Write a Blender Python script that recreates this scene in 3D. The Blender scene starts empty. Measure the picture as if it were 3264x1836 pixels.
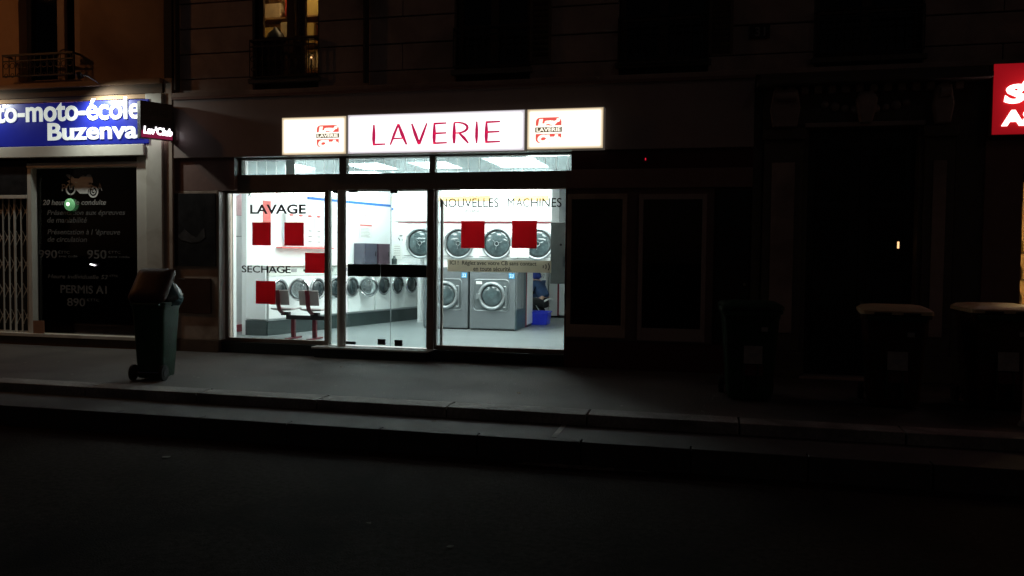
import bpy, bmesh, math, random
from math import sin, cos, pi, radians, hypot, atan2
from mathutils import Matrix, Vector
random.seed(7)
S = bpy.context.scene
COL = S.collection

# ------------------------------------------------------------------ camera
cam_d = bpy.data.cameras.new('camera'); cam = bpy.data.objects.new('camera', cam_d); COL.objects.link(cam)
cam_d.sensor_width = 36.0; cam_d.lens = 28.68; cam_d.clip_start = 0.05; cam_d.clip_end = 400
yaw, pit, rol = radians(13.343), radians(-2.324), radians(0.6)
fw = Vector((-sin(yaw)*cos(pit), cos(yaw)*cos(pit), sin(pit)))
rt0 = Vector((cos(yaw), sin(yaw), 0)); up0 = rt0.cross(fw)
rt = rt0*cos(rol) + up0*sin(rol); up = -rt0*sin(rol) + up0*cos(rol)
M = Matrix((rt, up, -fw)).transposed().to_4x4(); M.translation = Vector((0, -11.65, 1.62))
cam.matrix_world = M
S.camera = cam

# ------------------------------------------------------------------ world, moon, exposure
world = bpy.data.worlds.new('World'); S.world = world; world.use_nodes = True
nt = world.node_tree; nt.nodes.clear()
wo = nt.nodes.new('ShaderNodeOutputWorld'); bg = nt.nodes.new('ShaderNodeBackground')
sky = nt.nodes.new('ShaderNodeTexSky'); sky.sky_type = 'NISHITA'; sky.sun_disc = False
sky.sun_elevation = radians(12); sky.sun_rotation = radians(100)
tint = nt.nodes.new('ShaderNodeMix'); tint.data_type = 'RGBA'; tint.blend_type = 'MULTIPLY'; tint.inputs[0].default_value = 1.0
tint.inputs[7].default_value = (1.0, 0.66, 0.62, 1)      # glow of the city on the night sky
nt.links.new(sky.outputs[0], tint.inputs[6]); nt.links.new(tint.outputs[2], bg.inputs[0])
bg.inputs[1].default_value = 0.0025
nt.links.new(bg.outputs[0], wo.inputs[0])
sun_d = bpy.data.lights.new('moon', 'SUN'); sun_d.energy = 0.006; sun_d.angle = radians(0.5); sun_d.color = (1, 0.93, 0.85)
sun = bpy.data.objects.new('moon', sun_d); COL.objects.link(sun); sun.rotation_euler = (radians(50), 0, radians(35)); sun.location = (0, -20, 20)
vs = S.view_settings
vs.view_transform = 'Standard'; vs.look = 'None'; vs.exposure = 0.0; vs.gamma = 1.0; vs.use_curve_mapping = False
S.render.engine = 'CYCLES'
S.cycles.max_bounces = 12; S.cycles.transparent_max_bounces = 32; S.cycles.diffuse_bounces = 5; S.cycles.glossy_bounces = 4
S.cycles.use_denoising = True
S.cycles.sample_clamp_indirect = 4.0

# ------------------------------------------------------------------ materials
MATS = {}
def mat(name, col, rough=0.6, metal=0.0, var=0.12, scale=6.0, bump=0.0, bscale=80.0, emit=None, estr=0.0, coat=0.0, spec=0.5, stain_or_shade=None, detail=6.0):
    m = bpy.data.materials.new(name); m.use_nodes = True
    n = m.node_tree.nodes; l = m.node_tree.links
    p = n['Principled BSDF']
    p.inputs['Roughness'].default_value = rough; p.inputs['Metallic'].default_value = metal
    p.inputs['Coat Weight'].default_value = coat; p.inputs['Specular IOR Level'].default_value = spec
    tc = n.new('ShaderNodeTexCoord')
    nz = n.new('ShaderNodeTexNoise'); nz.inputs['Scale'].default_value = scale; nz.inputs['Detail'].default_value = detail
    nz.inputs['Roughness'].default_value = 0.65
    l.new(tc.outputs['Object'], nz.inputs['Vector'])
    mr = n.new('ShaderNodeMapRange'); mr.inputs[1].default_value = 0.3; mr.inputs[2].default_value = 0.7
    mr.inputs[3].default_value = 1 - var; mr.inputs[4].default_value = 1 + var
    l.new(nz.outputs['Fac'], mr.inputs[0])
    mx = n.new('ShaderNodeVectorMath'); mx.operation = 'SCALE'; mx.inputs[0].default_value = col[:3]
    l.new(mr.outputs[0], mx.inputs['Scale'])
    out = mx.outputs[0]
    if stain_or_shade:
        sc, colr, lo, hi = stain_or_shade
        n2 = n.new('ShaderNodeTexNoise'); n2.inputs['Scale'].default_value = sc; n2.inputs['Detail'].default_value = 9; n2.inputs['Distortion'].default_value = 0.6
        l.new(tc.outputs['Object'], n2.inputs['Vector'])
        r2 = n.new('ShaderNodeMapRange'); r2.inputs[1].default_value = lo; r2.inputs[2].default_value = hi
        l.new(n2.outputs['Fac'], r2.inputs[0])
        mm = n.new('ShaderNodeMix'); mm.data_type = 'RGBA'; l.new(r2.outputs[0], mm.inputs[0]); l.new(out, mm.inputs[6]); mm.inputs[7].default_value = (*colr, 1)
        out = mm.outputs[2]
    l.new(out, p.inputs['Base Color'])
    # roughness variation
    rr = n.new('ShaderNodeMapRange'); rr.inputs[3].default_value = max(0.02, rough*0.8); rr.inputs[4].default_value = min(1, rough*1.2)
    l.new(nz.outputs['Fac'], rr.inputs[0]); l.new(rr.outputs[0], p.inputs['Roughness'])
    if bump:
        nb = n.new('ShaderNodeTexNoise'); nb.inputs['Scale'].default_value = bscale; nb.inputs['Detail'].default_value = 5
        l.new(tc.outputs['Object'], nb.inputs['Vector'])
        b = n.new('ShaderNodeBump'); b.inputs['Strength'].default_value = bump; b.inputs['Distance'].default_value = 0.01
        l.new(nb.outputs['Fac'], b.inputs['Height']); l.new(b.outputs[0], p.inputs['Normal'])
    if emit:
        p.inputs['Emission Color'].default_value = (*emit, 1); p.inputs['Emission Strength'].default_value = estr
    MATS[name] = m
    return m
def glass(name, tintc=(0.93, 0.97, 0.96), haze=0.0, ior=1.5):
    m = bpy.data.materials.new(name); m.use_nodes = True
    n = m.node_tree.nodes; l = m.node_tree.links; n.clear()
    o = n.new('ShaderNodeOutputMaterial'); t = n.new('ShaderNodeBsdfTransparent'); g = n.new('ShaderNodeBsdfGlossy'); f = n.new('ShaderNodeFresnel')
    t.inputs[0].default_value = (*tintc, 1); g.inputs['Roughness'].default_value = 0.02; f.inputs[0].default_value = ior
    mx = n.new('ShaderNodeMixShader'); l.new(f.outputs[0], mx.inputs[0]); l.new(t.outputs[0], mx.inputs[1]); l.new(g.outputs[0], mx.inputs[2])
    last = mx
    if haze:
        d = n.new('ShaderNodeBsdfDiffuse'); d.inputs[0].default_value = (0.8, 0.85, 0.85, 1)
        tr = n.new('ShaderNodeBsdfTranslucent'); tr.inputs[0].default_value = (0.8, 0.85, 0.85, 1)
        m1 = n.new('ShaderNodeMixShader'); m1.inputs[0].default_value = 0.6; l.new(d.outputs[0], m1.inputs[1]); l.new(tr.outputs[0], m1.inputs[2])
        m2 = n.new('ShaderNodeMixShader'); m2.inputs[0].default_value = haze; l.new(mx.outputs[0], m2.inputs[1]); l.new(m1.outputs[0], m2.inputs[2]); last = m2
    l.new(last.outputs[0], o.inputs[0])
    MATS[name] = m
    return m
def vinyl(name, col, tr, f=0.6, var=0.06):
    """thin film on glass: light from the room behind glows through it"""
    m = bpy.data.materials.new(name); m.use_nodes = True
    n = m.node_tree.nodes; l = m.node_tree.links; n.clear()
    o = n.new('ShaderNodeOutputMaterial'); d = n.new('ShaderNodeBsdfDiffuse'); t = n.new('ShaderNodeBsdfTranslucent'); mx = n.new('ShaderNodeMixShader')
    d.inputs[0].default_value = (*col, 1); mx.inputs[0].default_value = f
    tc = n.new('ShaderNodeTexCoord'); nz = n.new('ShaderNodeTexNoise'); nz.inputs['Scale'].default_value = 4; l.new(tc.outputs['Object'], nz.inputs[0])
    mr = n.new('ShaderNodeMapRange'); mr.inputs[1].default_value = .3; mr.inputs[2].default_value = .7; mr.inputs[3].default_value = 1-var; mr.inputs[4].default_value = 1+var; l.new(nz.outputs['Fac'], mr.inputs[0])
    sc = n.new('ShaderNodeVectorMath'); sc.operation = 'SCALE'; sc.inputs[0].default_value = tr; l.new(mr.outputs[0], sc.inputs['Scale']); l.new(sc.outputs[0], t.inputs[0])
    l.new(d.outputs[0], mx.inputs[1]); l.new(t.outputs[0], mx.inputs[2]); l.new(mx.outputs[0], o.inputs[0])
    MATS[name] = m
    return m
def lightbox(name, col, strength, edge=None, half=(1, 1), base=(0.8, 0.8, 0.8)):
    """back-lit acrylic: tubes inside make the middle brighter than the rim"""
    m = bpy.data.materials.new(name); m.use_nodes = True
    n = m.node_tree.nodes; l = m.node_tree.links
    p = n['Principled BSDF']; p.inputs['Base Color'].default_value = (*base, 1); p.inputs['Roughness'].default_value = 0.25
    p.inputs['Emission Color'].default_value = (*col, 1); p.inputs['Emission Strength'].default_value = strength
    if edge:
        tc = n.new('ShaderNodeTexCoord'); sp = n.new('ShaderNodeSeparateXYZ'); l.new(tc.outputs['Generated'], sp.inputs[0])
        def fall(o, k):
            a = n.new('ShaderNodeMath'); a.operation = 'SUBTRACT'; l.new(o, a.inputs[0]); a.inputs[1].default_value = 0.5
            b = n.new('ShaderNodeMath'); b.operation = 'ABSOLUTE'; l.new(a.outputs[0], b.inputs[0])
            c = n.new('ShaderNodeMapRange'); c.inputs[1].default_value = 0.5; c.inputs[2].default_value = 0.5 - k; l.new(b.outputs[0], c.inputs[0])
            return c.outputs[0]
        q = n.new('ShaderNodeMath'); q.operation = 'MULTIPLY'; l.new(fall(sp.outputs[0], edge[0]), q.inputs[0]); l.new(fall(sp.outputs[2], edge[1]), q.inputs[1])
        nz = n.new('ShaderNodeTexNoise'); nz.inputs['Scale'].default_value = 2.5; l.new(tc.outputs['Object'], nz.inputs[0])
        w = n.new('ShaderNodeMapRange'); w.inputs[3].default_value = edge[2]; w.inputs[4].default_value = strength; l.new(q.outputs[0], w.inputs[0])
        l.new(w.outputs[0], p.inputs['Emission Strength'])
        cm = n.new('ShaderNodeMix'); cm.data_type = 'RGBA'; cm.inputs[6].default_value = (*edge[3], 1); cm.inputs[7].default_value = (*col, 1)
        l.new(q.outputs[0], cm.inputs[0]); l.new(cm.outputs[2], p.inputs['Emission Color'])
    MATS[name] = m
    return m

m_asphalt = mat('road asphalt', (0.04, 0.034, 0.03), 0.95, var=0.45, scale=22, bump=1.0, bscale=70, spec=0.03, stain_or_shade=(0.8, (0.024, 0.021, 0.02), 0.45, 0.7))
m_walk = mat('pavement asphalt', (0.115, 0.108, 0.102), 0.7, var=0.3, scale=26, bump=0.9, bscale=75, stain_or_shade=(0.9, (0.07, 0.066, 0.063), 0.42, 0.66))
m_kerb = mat('granite kerb', (0.3, 0.29, 0.275), 0.75, var=0.35, scale=24, bump=0.8, bscale=60, stain_or_shade=(1.6, (0.12, 0.115, 0.11), 0.42, 0.68))
m_gutter = mat('gutter strip', (0.07, 0.07, 0.068), 0.75, var=0.25, scale=4, bump=0.5, bscale=150, stain_or_shade=(1.5, (0.06, 0.06, 0.06), 0.45, 0.7))
m_ochre = mat('ochre render', (0.42, 0.27, 0.16), 0.9, var=0.14, scale=1.2, bump=0.3, bscale=60, stain_or_shade=(0.55, (0.2, 0.12, 0.07), 0.5, 0.72))  # dark blotches put the street lamp's dappled shade into the colour
m_stone = mat('sooty limestone', (0.46, 0.36, 0.32), 0.9, var=0.18, scale=2.5, bump=0.4, bscale=50, stain_or_shade=(0.9, (0.1, 0.085, 0.075), 0.5, 0.85))
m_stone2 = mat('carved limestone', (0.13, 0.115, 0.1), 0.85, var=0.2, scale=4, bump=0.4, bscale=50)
m_joint = mat('dark joint', (0.05, 0.045, 0.04), 0.95)
m_fascia = mat('dark fascia panel', (0.42, 0.34, 0.32), 0.35, var=0.08, scale=1.5, coat=0.2)
m_brown = mat('brown painted metal', (0.26, 0.16, 0.14), 0.4, var=0.1)
m_darkred = mat('dark red band', (0.09, 0.02, 0.02), 0.45, var=0.1)
m_darkframe = mat('dark aluminium', (0.26, 0.21, 0.18), 0.45, metal=0.2, var=0.1)
m_greenblack = mat('green black plinth', (0.014, 0.022, 0.021), 0.5, var=0.2)
m_cream = mat('cream paint', (0.62, 0.6, 0.54), 0.55, var=0.06, scale=3, stain_or_shade=(2.0, (0.42, 0.38, 0.32), 0.55, 0.8))
m_whitepaint = mat('white paint', (0.8, 0.8, 0.79), 0.5, var=0.04, stain_or_shade=(1.8, (0.66, 0.66, 0.64), 0.55, 0.85))
m_marble = mat('pale threshold stone', (0.6, 0.6, 0.58), 0.4, var=0.12, scale=12)
m_pier = mat('beige pier render', (0.46, 0.36, 0.29), 0.7, var=0.1, scale=3, bump=0.2, stain_or_shade=(2.0, (0.2, 0.14, 0.1), 0.5, 0.8))
m_blackboard = mat('black poster', (0.02, 0.02, 0.022), 0.35, var=0.5, scale=5)
m_poster = mat('dark red printed poster', (0.09, 0.03, 0.028), 0.5, var=0.5, scale=4)
m_grey2 = mat('soft grey print', (0.15, 0.13, 0.13), 0.6, var=0.3, scale=8)
m_grey = mat('grey print', (0.3, 0.3, 0.3), 0.5)
m_iron = mat('black wrought iron', (0.02, 0.02, 0.02), 0.5, var=0.2)
m_darkvoid = mat('dark room', (0.015, 0.014, 0.013), 0.9)
m_darkwood = mat('dark painted wood', (0.02, 0.022, 0.025), 0.35, var=0.2, scale=9)
m_glass = glass('window glass')
m_glass_door = glass('door glass', (0.86, 0.93, 0.92))
m_glass_dark = glass('tinted glass', (0.8, 0.8, 0.82))
m_frost = glass('hazy glass', (0.8, 0.88, 0.88), 0.25)
m_edge = glass('added bright edge', (0.9, 0.95, 0.95), 0.75)
m_blind = glass('pvc blind', (0.82, 0.9, 0.92), 0.35)
m_wallin = mat('interior white', (0.82, 0.83, 0.83), 0.5, var=0.02, scale=2)
m_wallgrey = mat('interior pale grey', (0.76, 0.77, 0.77), 0.5, var=0.03, scale=2)
m_ceil = mat('ceiling board', (0.7, 0.72, 0.72), 0.8, var=0.03)
m_floor = mat('grey floor tile', (0.2, 0.225, 0.23), 0.3, var=0.04, scale=3, stain_or_shade=(0.8, (0.17, 0.19, 0.195), 0.5, 0.8))
m_plinth = mat('dark green tile', (0.028, 0.042, 0.042), 0.35, var=0.2)
m_red = mat('maroon paint', (0.22, 0.012, 0.025), 0.45, var=0.1)
m_stick = vinyl('red window sticker', (0.3, 0.01, 0.02), (0.62, 0.065, 0.085), 0.8)
m_blue = mat('blue stripe paint', (0.01, 0.12, 0.42), 0.5, var=0.05)
m_white_mach = mat('white enamel', (0.8, 0.82, 0.81), 0.3, var=0.02, coat=0.3)
m_creamp = mat('cream control panel', (0.72, 0.74, 0.68), 0.35, var=0.03)
m_chrome = mat('chrome ring', (0.55, 0.57, 0.58), 0.18, metal=1.0, var=0.1)
m_porthole = mat('porthole glass', (0.025, 0.035, 0.038), 0.06, var=0.5, scale=9, coat=0.5)
m_drum = mat('dryer porthole glass', (0.06, 0.085, 0.09), 0.08, var=0.55, scale=5, coat=0.6, detail=3)
m_steel = mat('grey machine steel', (0.17, 0.19, 0.2), 0.4, metal=0.35, var=0.08, scale=3)
m_steel2 = mat('grey machine recess', (0.13, 0.15, 0.155), 0.4, metal=0.3, var=0.1)
m_steelring = mat('brushed ring', (0.33, 0.36, 0.37), 0.3, metal=0.7, var=0.1)
m_teal = mat('dark teal steel', (0.045, 0.085, 0.1), 0.4, metal=0.3, var=0.1)
m_labelblue = mat('blue number plate', (0.02, 0.3, 0.62), 0.4)
m_paper = mat('paper', (0.78, 0.78, 0.75), 0.7, var=0.03)
m_paperred = mat('red printed paper', (0.6, 0.13, 0.12), 0.6, var=0.15, scale=8)
m_pink = mat('pink printed paper', (0.62, 0.4, 0.42), 0.6, var=0.1, scale=6)
m_orange = mat('orange stripe', (0.78, 0.48, 0.2), 0.6, var=0.1)
m_card = mat('faded orange card', (0.3, 0.15, 0.09), 0.8)
m_leaf = mat('dull leaf', (0.09, 0.08, 0.06), 0.8)
m_locker = mat('slate locker', (0.05, 0.05, 0.075), 0.4, var=0.1)
m_locker2 = mat('plum locker', (0.045, 0.02, 0.035), 0.4, var=0.1)
m_banner = vinyl('grey banner vinyl', (0.35, 0.33, 0.3), (0.8, 0.74, 0.63), 0.8)
m_ink = mat('black vinyl lettering', (0.02, 0.02, 0.02), 0.5)
m_greyink = vinyl('dark grey lettering', (0.05, 0.052, 0.05), (0.06, 0.064, 0.058), 0.6)
m_cabinet = mat('grey cabinet', (0.2, 0.22, 0.215), 0.45, metal=0.2, var=0.1)
m_shell = mat('pale seat shell', (0.3, 0.26, 0.25), 0.4, var=0.05)
m_seatred = mat('dark red steel', (0.11, 0.008, 0.015), 0.35, var=0.1)
m_black = mat('black plastic', (0.015, 0.015, 0.016), 0.45, var=0.2)
m_basket = mat('blue plastic', (0.015, 0.03, 0.55), 0.35, var=0.1)
m_jacket = mat('blue jacket cloth', (0.035, 0.075, 0.17), 0.85, var=0.25, scale=8, bump=0.4, bscale=30)
m_hood = mat('bright blue cloth', (0.02, 0.045, 0.25), 0.8, var=0.2, bump=0.3, bscale=30)
m_trouser = mat('black cloth', (0.015, 0.018, 0.02), 0.9, var=0.3, bump=0.3, bscale=30)
m_skin = mat('skin', (0.42, 0.25, 0.18), 0.55, var=0.06)
m_hair = mat('dark hair', (0.02, 0.015, 0.012), 0.6, var=0.3, scale=30)
m_shoe = mat('pale trainer', (0.55, 0.56, 0.56), 0.6, var=0.15)
m_bin = mat('green bin plastic', (0.008, 0.05, 0.026), 0.5, var=0.35, scale=5, bump=0.3, bscale=40, stain_or_shade=(3, (0.006, 0.02, 0.012), 0.45, 0.75))
m_bin2 = mat('brown bin plastic', (0.05, 0.018, 0.01), 0.5, var=0.35, scale=5, stain_or_shade=(3, (0.02, 0.01, 0.006), 0.45, 0.75))
m_binlabel = mat('worn bin label', (0.36, 0.34, 0.32), 0.7, var=0.2, scale=12)
m_walkspot = mat('old gum', (0.3, 0.29, 0.27), 0.8)
m_lidbrown = mat('brown lid plastic', (0.05, 0.018, 0.008), 0.5, var=0.2)
m_lidyellow = mat('faded yellow lid plastic', (0.62, 0.48, 0.28), 0.5, var=0.15, scale=5)
m_rubber = mat('tyre rubber', (0.015, 0.015, 0.015), 0.8, var=0.2)
m_bag = mat('teal bin bag', (0.03, 0.07, 0.075), 0.22, var=0.3, bump=0.9, bscale=22)
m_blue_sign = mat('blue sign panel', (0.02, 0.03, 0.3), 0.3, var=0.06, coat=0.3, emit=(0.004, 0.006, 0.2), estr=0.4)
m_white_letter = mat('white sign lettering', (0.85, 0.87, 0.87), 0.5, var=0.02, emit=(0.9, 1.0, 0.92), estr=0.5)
m_dimletter = mat('weathered white print', (0.27, 0.26, 0.25), 0.7, var=0.15)
m_emblem = mat('pale emblem print', (0.6, 0.6, 0.58), 0.6)
m_dimletter2 = mat('faded grey print', (0.085, 0.08, 0.078), 0.7, var=0.3, scale=20)
m_brownbase = mat('brown stone base', (0.11, 0.07, 0.045), 0.8, var=0.25)
m_wood_shelf = mat('shelf wood', (0.3, 0.17, 0.07), 0.6, var=0.2)
m_ylw = mat('yellow cardboard', (0.55, 0.4, 0.12), 0.7, var=0.1)
m_redbox = mat('red cardboard', (0.5, 0.05, 0.03), 0.7, var=0.1)
m_beige = mat('beige cloth', (0.5, 0.4, 0.25), 0.8, var=0.15)
m_mauve = mat('mauve curtain', (0.16, 0.11, 0.1), 0.85, var=0.2)
m_warmwall = mat('warm wall', (0.5, 0.36, 0.18), 0.8, var=0.05)
m_shutter = mat('shutter paint', (0.14, 0.1, 0.075), 0.7, var=0.15)
m_winframe = mat('window frame paint', (0.3, 0.2, 0.15), 0.6, var=0.1)
m_darkwin = mat('dark window frame', (0.09, 0.065, 0.05), 0.6, var=0.1)
m_e_panel = lightbox('ceiling panel light', (0.93, 1.0, 0.985), 18.0)
m_e_tube = lightbox('tube light', (0.95, 1.0, 0.99), 40.0)
m_e_signM = lightbox('white sign acrylic', (1.0, 0.97, 0.985), 1.6, edge=(0.02, 0.09, 0.6, (0.86, 0.8, 0.88)))
m_e_signS = lightbox('warm sign acrylic', (1.0, 0.94, 0.82), 1.5, edge=(0.045, 0.08, 0.55, (0.95, 0.72, 0.42)))
m_case = mat('sign case with added glow', (0.2, 0.18, 0.16), 0.5, emit=(1.0, 0.85, 0.7), estr=0.05)  # faint emission added so the case lights the fascia like a halo
m_e_letter = mat('crimson letter', (0.5, 0.01, 0.06), 0.4, var=0.2, scale=9, emit=(0.52, 0.012, 0.085), estr=0.95)
m_e_logored = mat('logo red', (0.6, 0.02, 0.02), 0.4, emit=(0.85, 0.12, 0.1), estr=0.95)
m_e_logoblk = mat('logo black', (0.02, 0.018, 0.012), 0.4, emit=(0.22, 0.17, 0.09), estr=0.6)
m_e_logowht = mat('logo cream', (0.8, 0.8, 0.7), 0.4, emit=(1, 0.95, 0.8), estr=1.4)
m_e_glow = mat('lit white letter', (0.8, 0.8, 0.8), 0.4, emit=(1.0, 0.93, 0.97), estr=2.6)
m_e_crim = lightbox('lit crimson panel', (0.2, 0.01, 0.045), 1.0, base=(0.1, 0.005, 0.015))
m_e_redsign = lightbox('lit red sign', (0.9, 0.02, 0.025), 0.85, edge=(0.2, 0.4, 0.35, (0.7, 0.01, 0.02)), base=(0.4, 0.01, 0.01))
m_e_redlet = mat('lit sign letter', (0.8, 0.8, 0.8), 0.4, emit=(1.0, 0.9, 0.86), estr=3.0)
m_e_warm = lightbox('warm bulb', (1.0, 0.66, 0.34), 60.0)
m_e_warm2 = lightbox('warm shop light', (1.0, 0.66, 0.32), 60.0)
m_e_green = mat('green reflection glow', (0.2, 0.5, 0.25), 0.3, emit=(0.2, 0.62, 0.25), estr=0.35)
m_e_greenc = mat('green reflection core', (0.8, 1, 0.8), 0.3, emit=(0.75, 1.0, 0.7), estr=3.0)
m_e_red = mat('red indicator', (0.5, 0, 0), 0.3, emit=(1, 0.02, 0.06), estr=0.8)
m_e_sodium = lightbox('sodium lamp', (1.0, 0.5, 0.15), 30.0)
m_e_spot = lightbox('spotlight lens', (0.95, 1.0, 0.95), 1.5)
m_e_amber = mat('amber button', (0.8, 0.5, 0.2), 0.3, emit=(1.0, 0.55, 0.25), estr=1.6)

# ------------------------------------------------------------------ mesh helpers
ORG = {}
def org(o):
    p = Vector((0, 0, 0))
    while o is not None:
        p += Vector(ORG.get(o.name, (0, 0, 0))); o = o.parent
    return p
class MB:
    def __init__(s): s.v = []; s.f = []
    def add(s, vs_, fs):
        b = len(s.v); s.v += [tuple(v) for v in vs_]; s.f += [tuple(b + i for i in f) for f in fs]; return s
    def box(s, x0, x1, y0, y1, z0, z1):
        if x0 > x1: x0, x1 = x1, x0
        if y0 > y1: y0, y1 = y1, y0
        if z0 > z1: z0, z1 = z1, z0
        return s.add([(x0,y0,z0),(x1,y0,z0),(x1,y1,z0),(x0,y1,z0),(x0,y0,z1),(x1,y0,z1),(x1,y1,z1),(x0,y1,z1)],
                     [(0,3,2,1),(4,5,6,7),(0,1,5,4),(1,2,6,5),(2,3,7,6),(3,0,4,7)])
    def rbox(s, c, size, rz=0.0, rx=0.0, ry=0.0):
        R_ = Matrix.Rotation(rz, 3, 'Z') @ Matrix.Rotation(ry, 3, 'Y') @ Matrix.Rotation(rx, 3, 'X')
        hx, hy, hz = size[0]/2, size[1]/2, size[2]/2
        P = [(-hx,-hy,-hz),(hx,-hy,-hz),(hx,hy,-hz),(-hx,hy,-hz),(-hx,-hy,hz),(hx,-hy,hz),(hx,hy,hz),(-hx,hy,hz)]
        return s.add([Vector(c) + R_ @ Vector(p) for p in P], [(0,3,2,1),(4,5,6,7),(0,1,5,4),(1,2,6,5),(2,3,7,6),(3,0,4,7)])
    def cyl(s, a, b, r, r2=None, n=16, cap=True):
        a = Vector(a); b = Vector(b); r2 = r if r2 is None else r2
        d = (b - a).normalized(); u = d.cross(Vector((0, 0, 1)))
        if u.length < 1e-4: u = Vector((1, 0, 0))
        u.normalize(); w = d.cross(u)
        P = []
        for c, rr in ((a, r), (b, r2)):
            for i in range(n):
                t = 2*pi*i/n; P.append(c + u*cos(t)*rr + w*sin(t)*rr)
        F = [(i, (i+1) % n, n + (i+1) % n, n + i) for i in range(n)]
        if cap: F += [tuple(range(n-1, -1, -1)), tuple(range(n, 2*n))]
        return s.add(P, F)
    def tube(s, pts, r, n=8):
        for a, b in zip(pts, pts[1:]): s.cyl(a, b, r, n=n)
        return s
    def torus(s, c, axis, R_, r, n=32, k=8, a0=0.0, a1=2*pi):
        d = Vector(axis).normalized(); u = d.cross(Vector((0, 0, 1)))
        if u.length < 1e-4: u = Vector((1, 0, 0))
        u.normalize(); w = d.cross(u); c = Vector(c); full = abs(a1 - a0 - 2*pi) < 1e-6
        m = n if full else n + 1
        P = []
        for i in range(m):
            t = a0 + (a1 - a0)*i/n; e = u*cos(t) + w*sin(t)
            for j in range(k):
                q = 2*pi*j/k; P.append(c + e*(R_ + r*cos(q)) + d*r*sin(q))
        F = []
        for i in range(n):
            i2 = (i+1) % m
            for j in range(k): F.append((i*k+j, i2*k+j, i2*k+(j+1) % k, i*k+(j+1) % k))
        return s.add(P, F)
    def dome(s, c, axis, r, h, n=28, k=5):
        d = Vector(axis).normalized(); u = d.cross(Vector((0, 0, 1)))
        if u.length < 1e-4: u = Vector((1, 0, 0))
        u.normalize(); w = d.cross(u); c = Vector(c)
        P = [c + d*h]
        for i in range(1, k+1):
            q = pi/2*i/k
            for j in range(n):
                t = 2*pi*j/n; P.append(c + (u*cos(t) + w*sin(t))*r*sin(q) + d*h*cos(q))
        F = [(0, 1+j, 1+(j+1) % n) for j in range(n)]
        for i in range(k-1):
            for j in range(n): F.append((1+i*n+j, 1+(i+1)*n+j, 1+(i+1)*n+(j+1) % n, 1+i*n+(j+1) % n))
        return s.add(P, F)
    def prism(s, pts, y0, y1):
        """polygon of (x,z) extruded from y0 (front) to y1 (back)"""
        n = len(pts)
        P = [(x, y0, z) for x, z in pts] + [(x, y1, z) for x, z in pts]
        F = [tuple(range(n)), tuple(range(2*n-1, n-1, -1))] + [(i, n+i, n+(i+1) % n, (i+1) % n) for i in range(n)]
        return s.add(P, F)
    def loft(s, rings, cap=True):
        n = len(rings[0]); P = [p for r in rings for p in r]; F = []
        for i in range(len(rings)-1):
            for j in range(n): F.append((i*n+j, i*n+(j+1) % n, (i+1)*n+(j+1) % n, (i+1)*n+j))
        if cap: F += [tuple(range(n-1, -1, -1)), tuple(range((len(rings)-1)*n, len(rings)*n))]
        return s.add(P, F)
    def xf(s, f): s.v = [tuple(f(Vector(v))) for v in s.v]; return s
    def build(s, name, material, parent=None, bevel=0.0, smooth=False, label=None, kind=None, fixn=True):
        me = bpy.data.meshes.new(name)
        o_ = org(parent) if parent is not None else Vector((0, 0, 0))
        me.from_pydata([(v[0]-o_.x, v[1]-o_.y, v[2]-o_.z) for v in s.v], [], s.f)
        if fixn or bevel:
            bm = bmesh.new(); bm.from_mesh(me)
            bmesh.ops.recalc_face_normals(bm, faces=bm.faces)
            if bevel:
                bmesh.ops.bevel(bm, geom=[e for e in bm.edges if e.is_manifold and e.calc_face_angle(0) > 0.6], offset=bevel, segments=2, affect='EDGES', profile=0.6)
            bm.to_mesh(me); bm.free()
        if smooth:
            for p in me.polygons: p.use_smooth = True
            me.set_sharp_from_angle(angle=radians(40))
        me.materials.append(material)
        o = bpy.data.objects.new(name, me); COL.objects.link(o)
        if parent is not None: o.parent = parent
        ORG[o.name] = (0, 0, 0)
        if label: o['label'] = label
        if kind: o['kind'] = kind
        return o
def tag(o, label, cat, group=None):
    o['label'] = label; o['category'] = cat
    if group: o['group'] = group
    return o
def thing(name, label, cat, loc=(0, 0, 0), group=None):
    o = bpy.data.objects.new(name, None); COL.objects.link(o); o.empty_display_size = 0.1
    o.location = loc; ORG[o.name] = tuple(loc); tag(o, label, cat, group)
    return o
def bx(name, m, parent, x0, x1, y0, y1, z0, z1, bevel=0.0, **k):
    return MB().box(x0, x1, y0, y1, z0, z1).build(name, m, parent, bevel=bevel, **k)
def struct(name, mb, m, **k):
    o = mb.build(name, m, None, **k); o['kind'] = 'structure'; return o
def copy_tree(o, parent=None):
    c = o.copy(); COL.objects.link(c); c.parent = parent
    for ch in list(o.children): copy_tree(ch, c)
    return c

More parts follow.
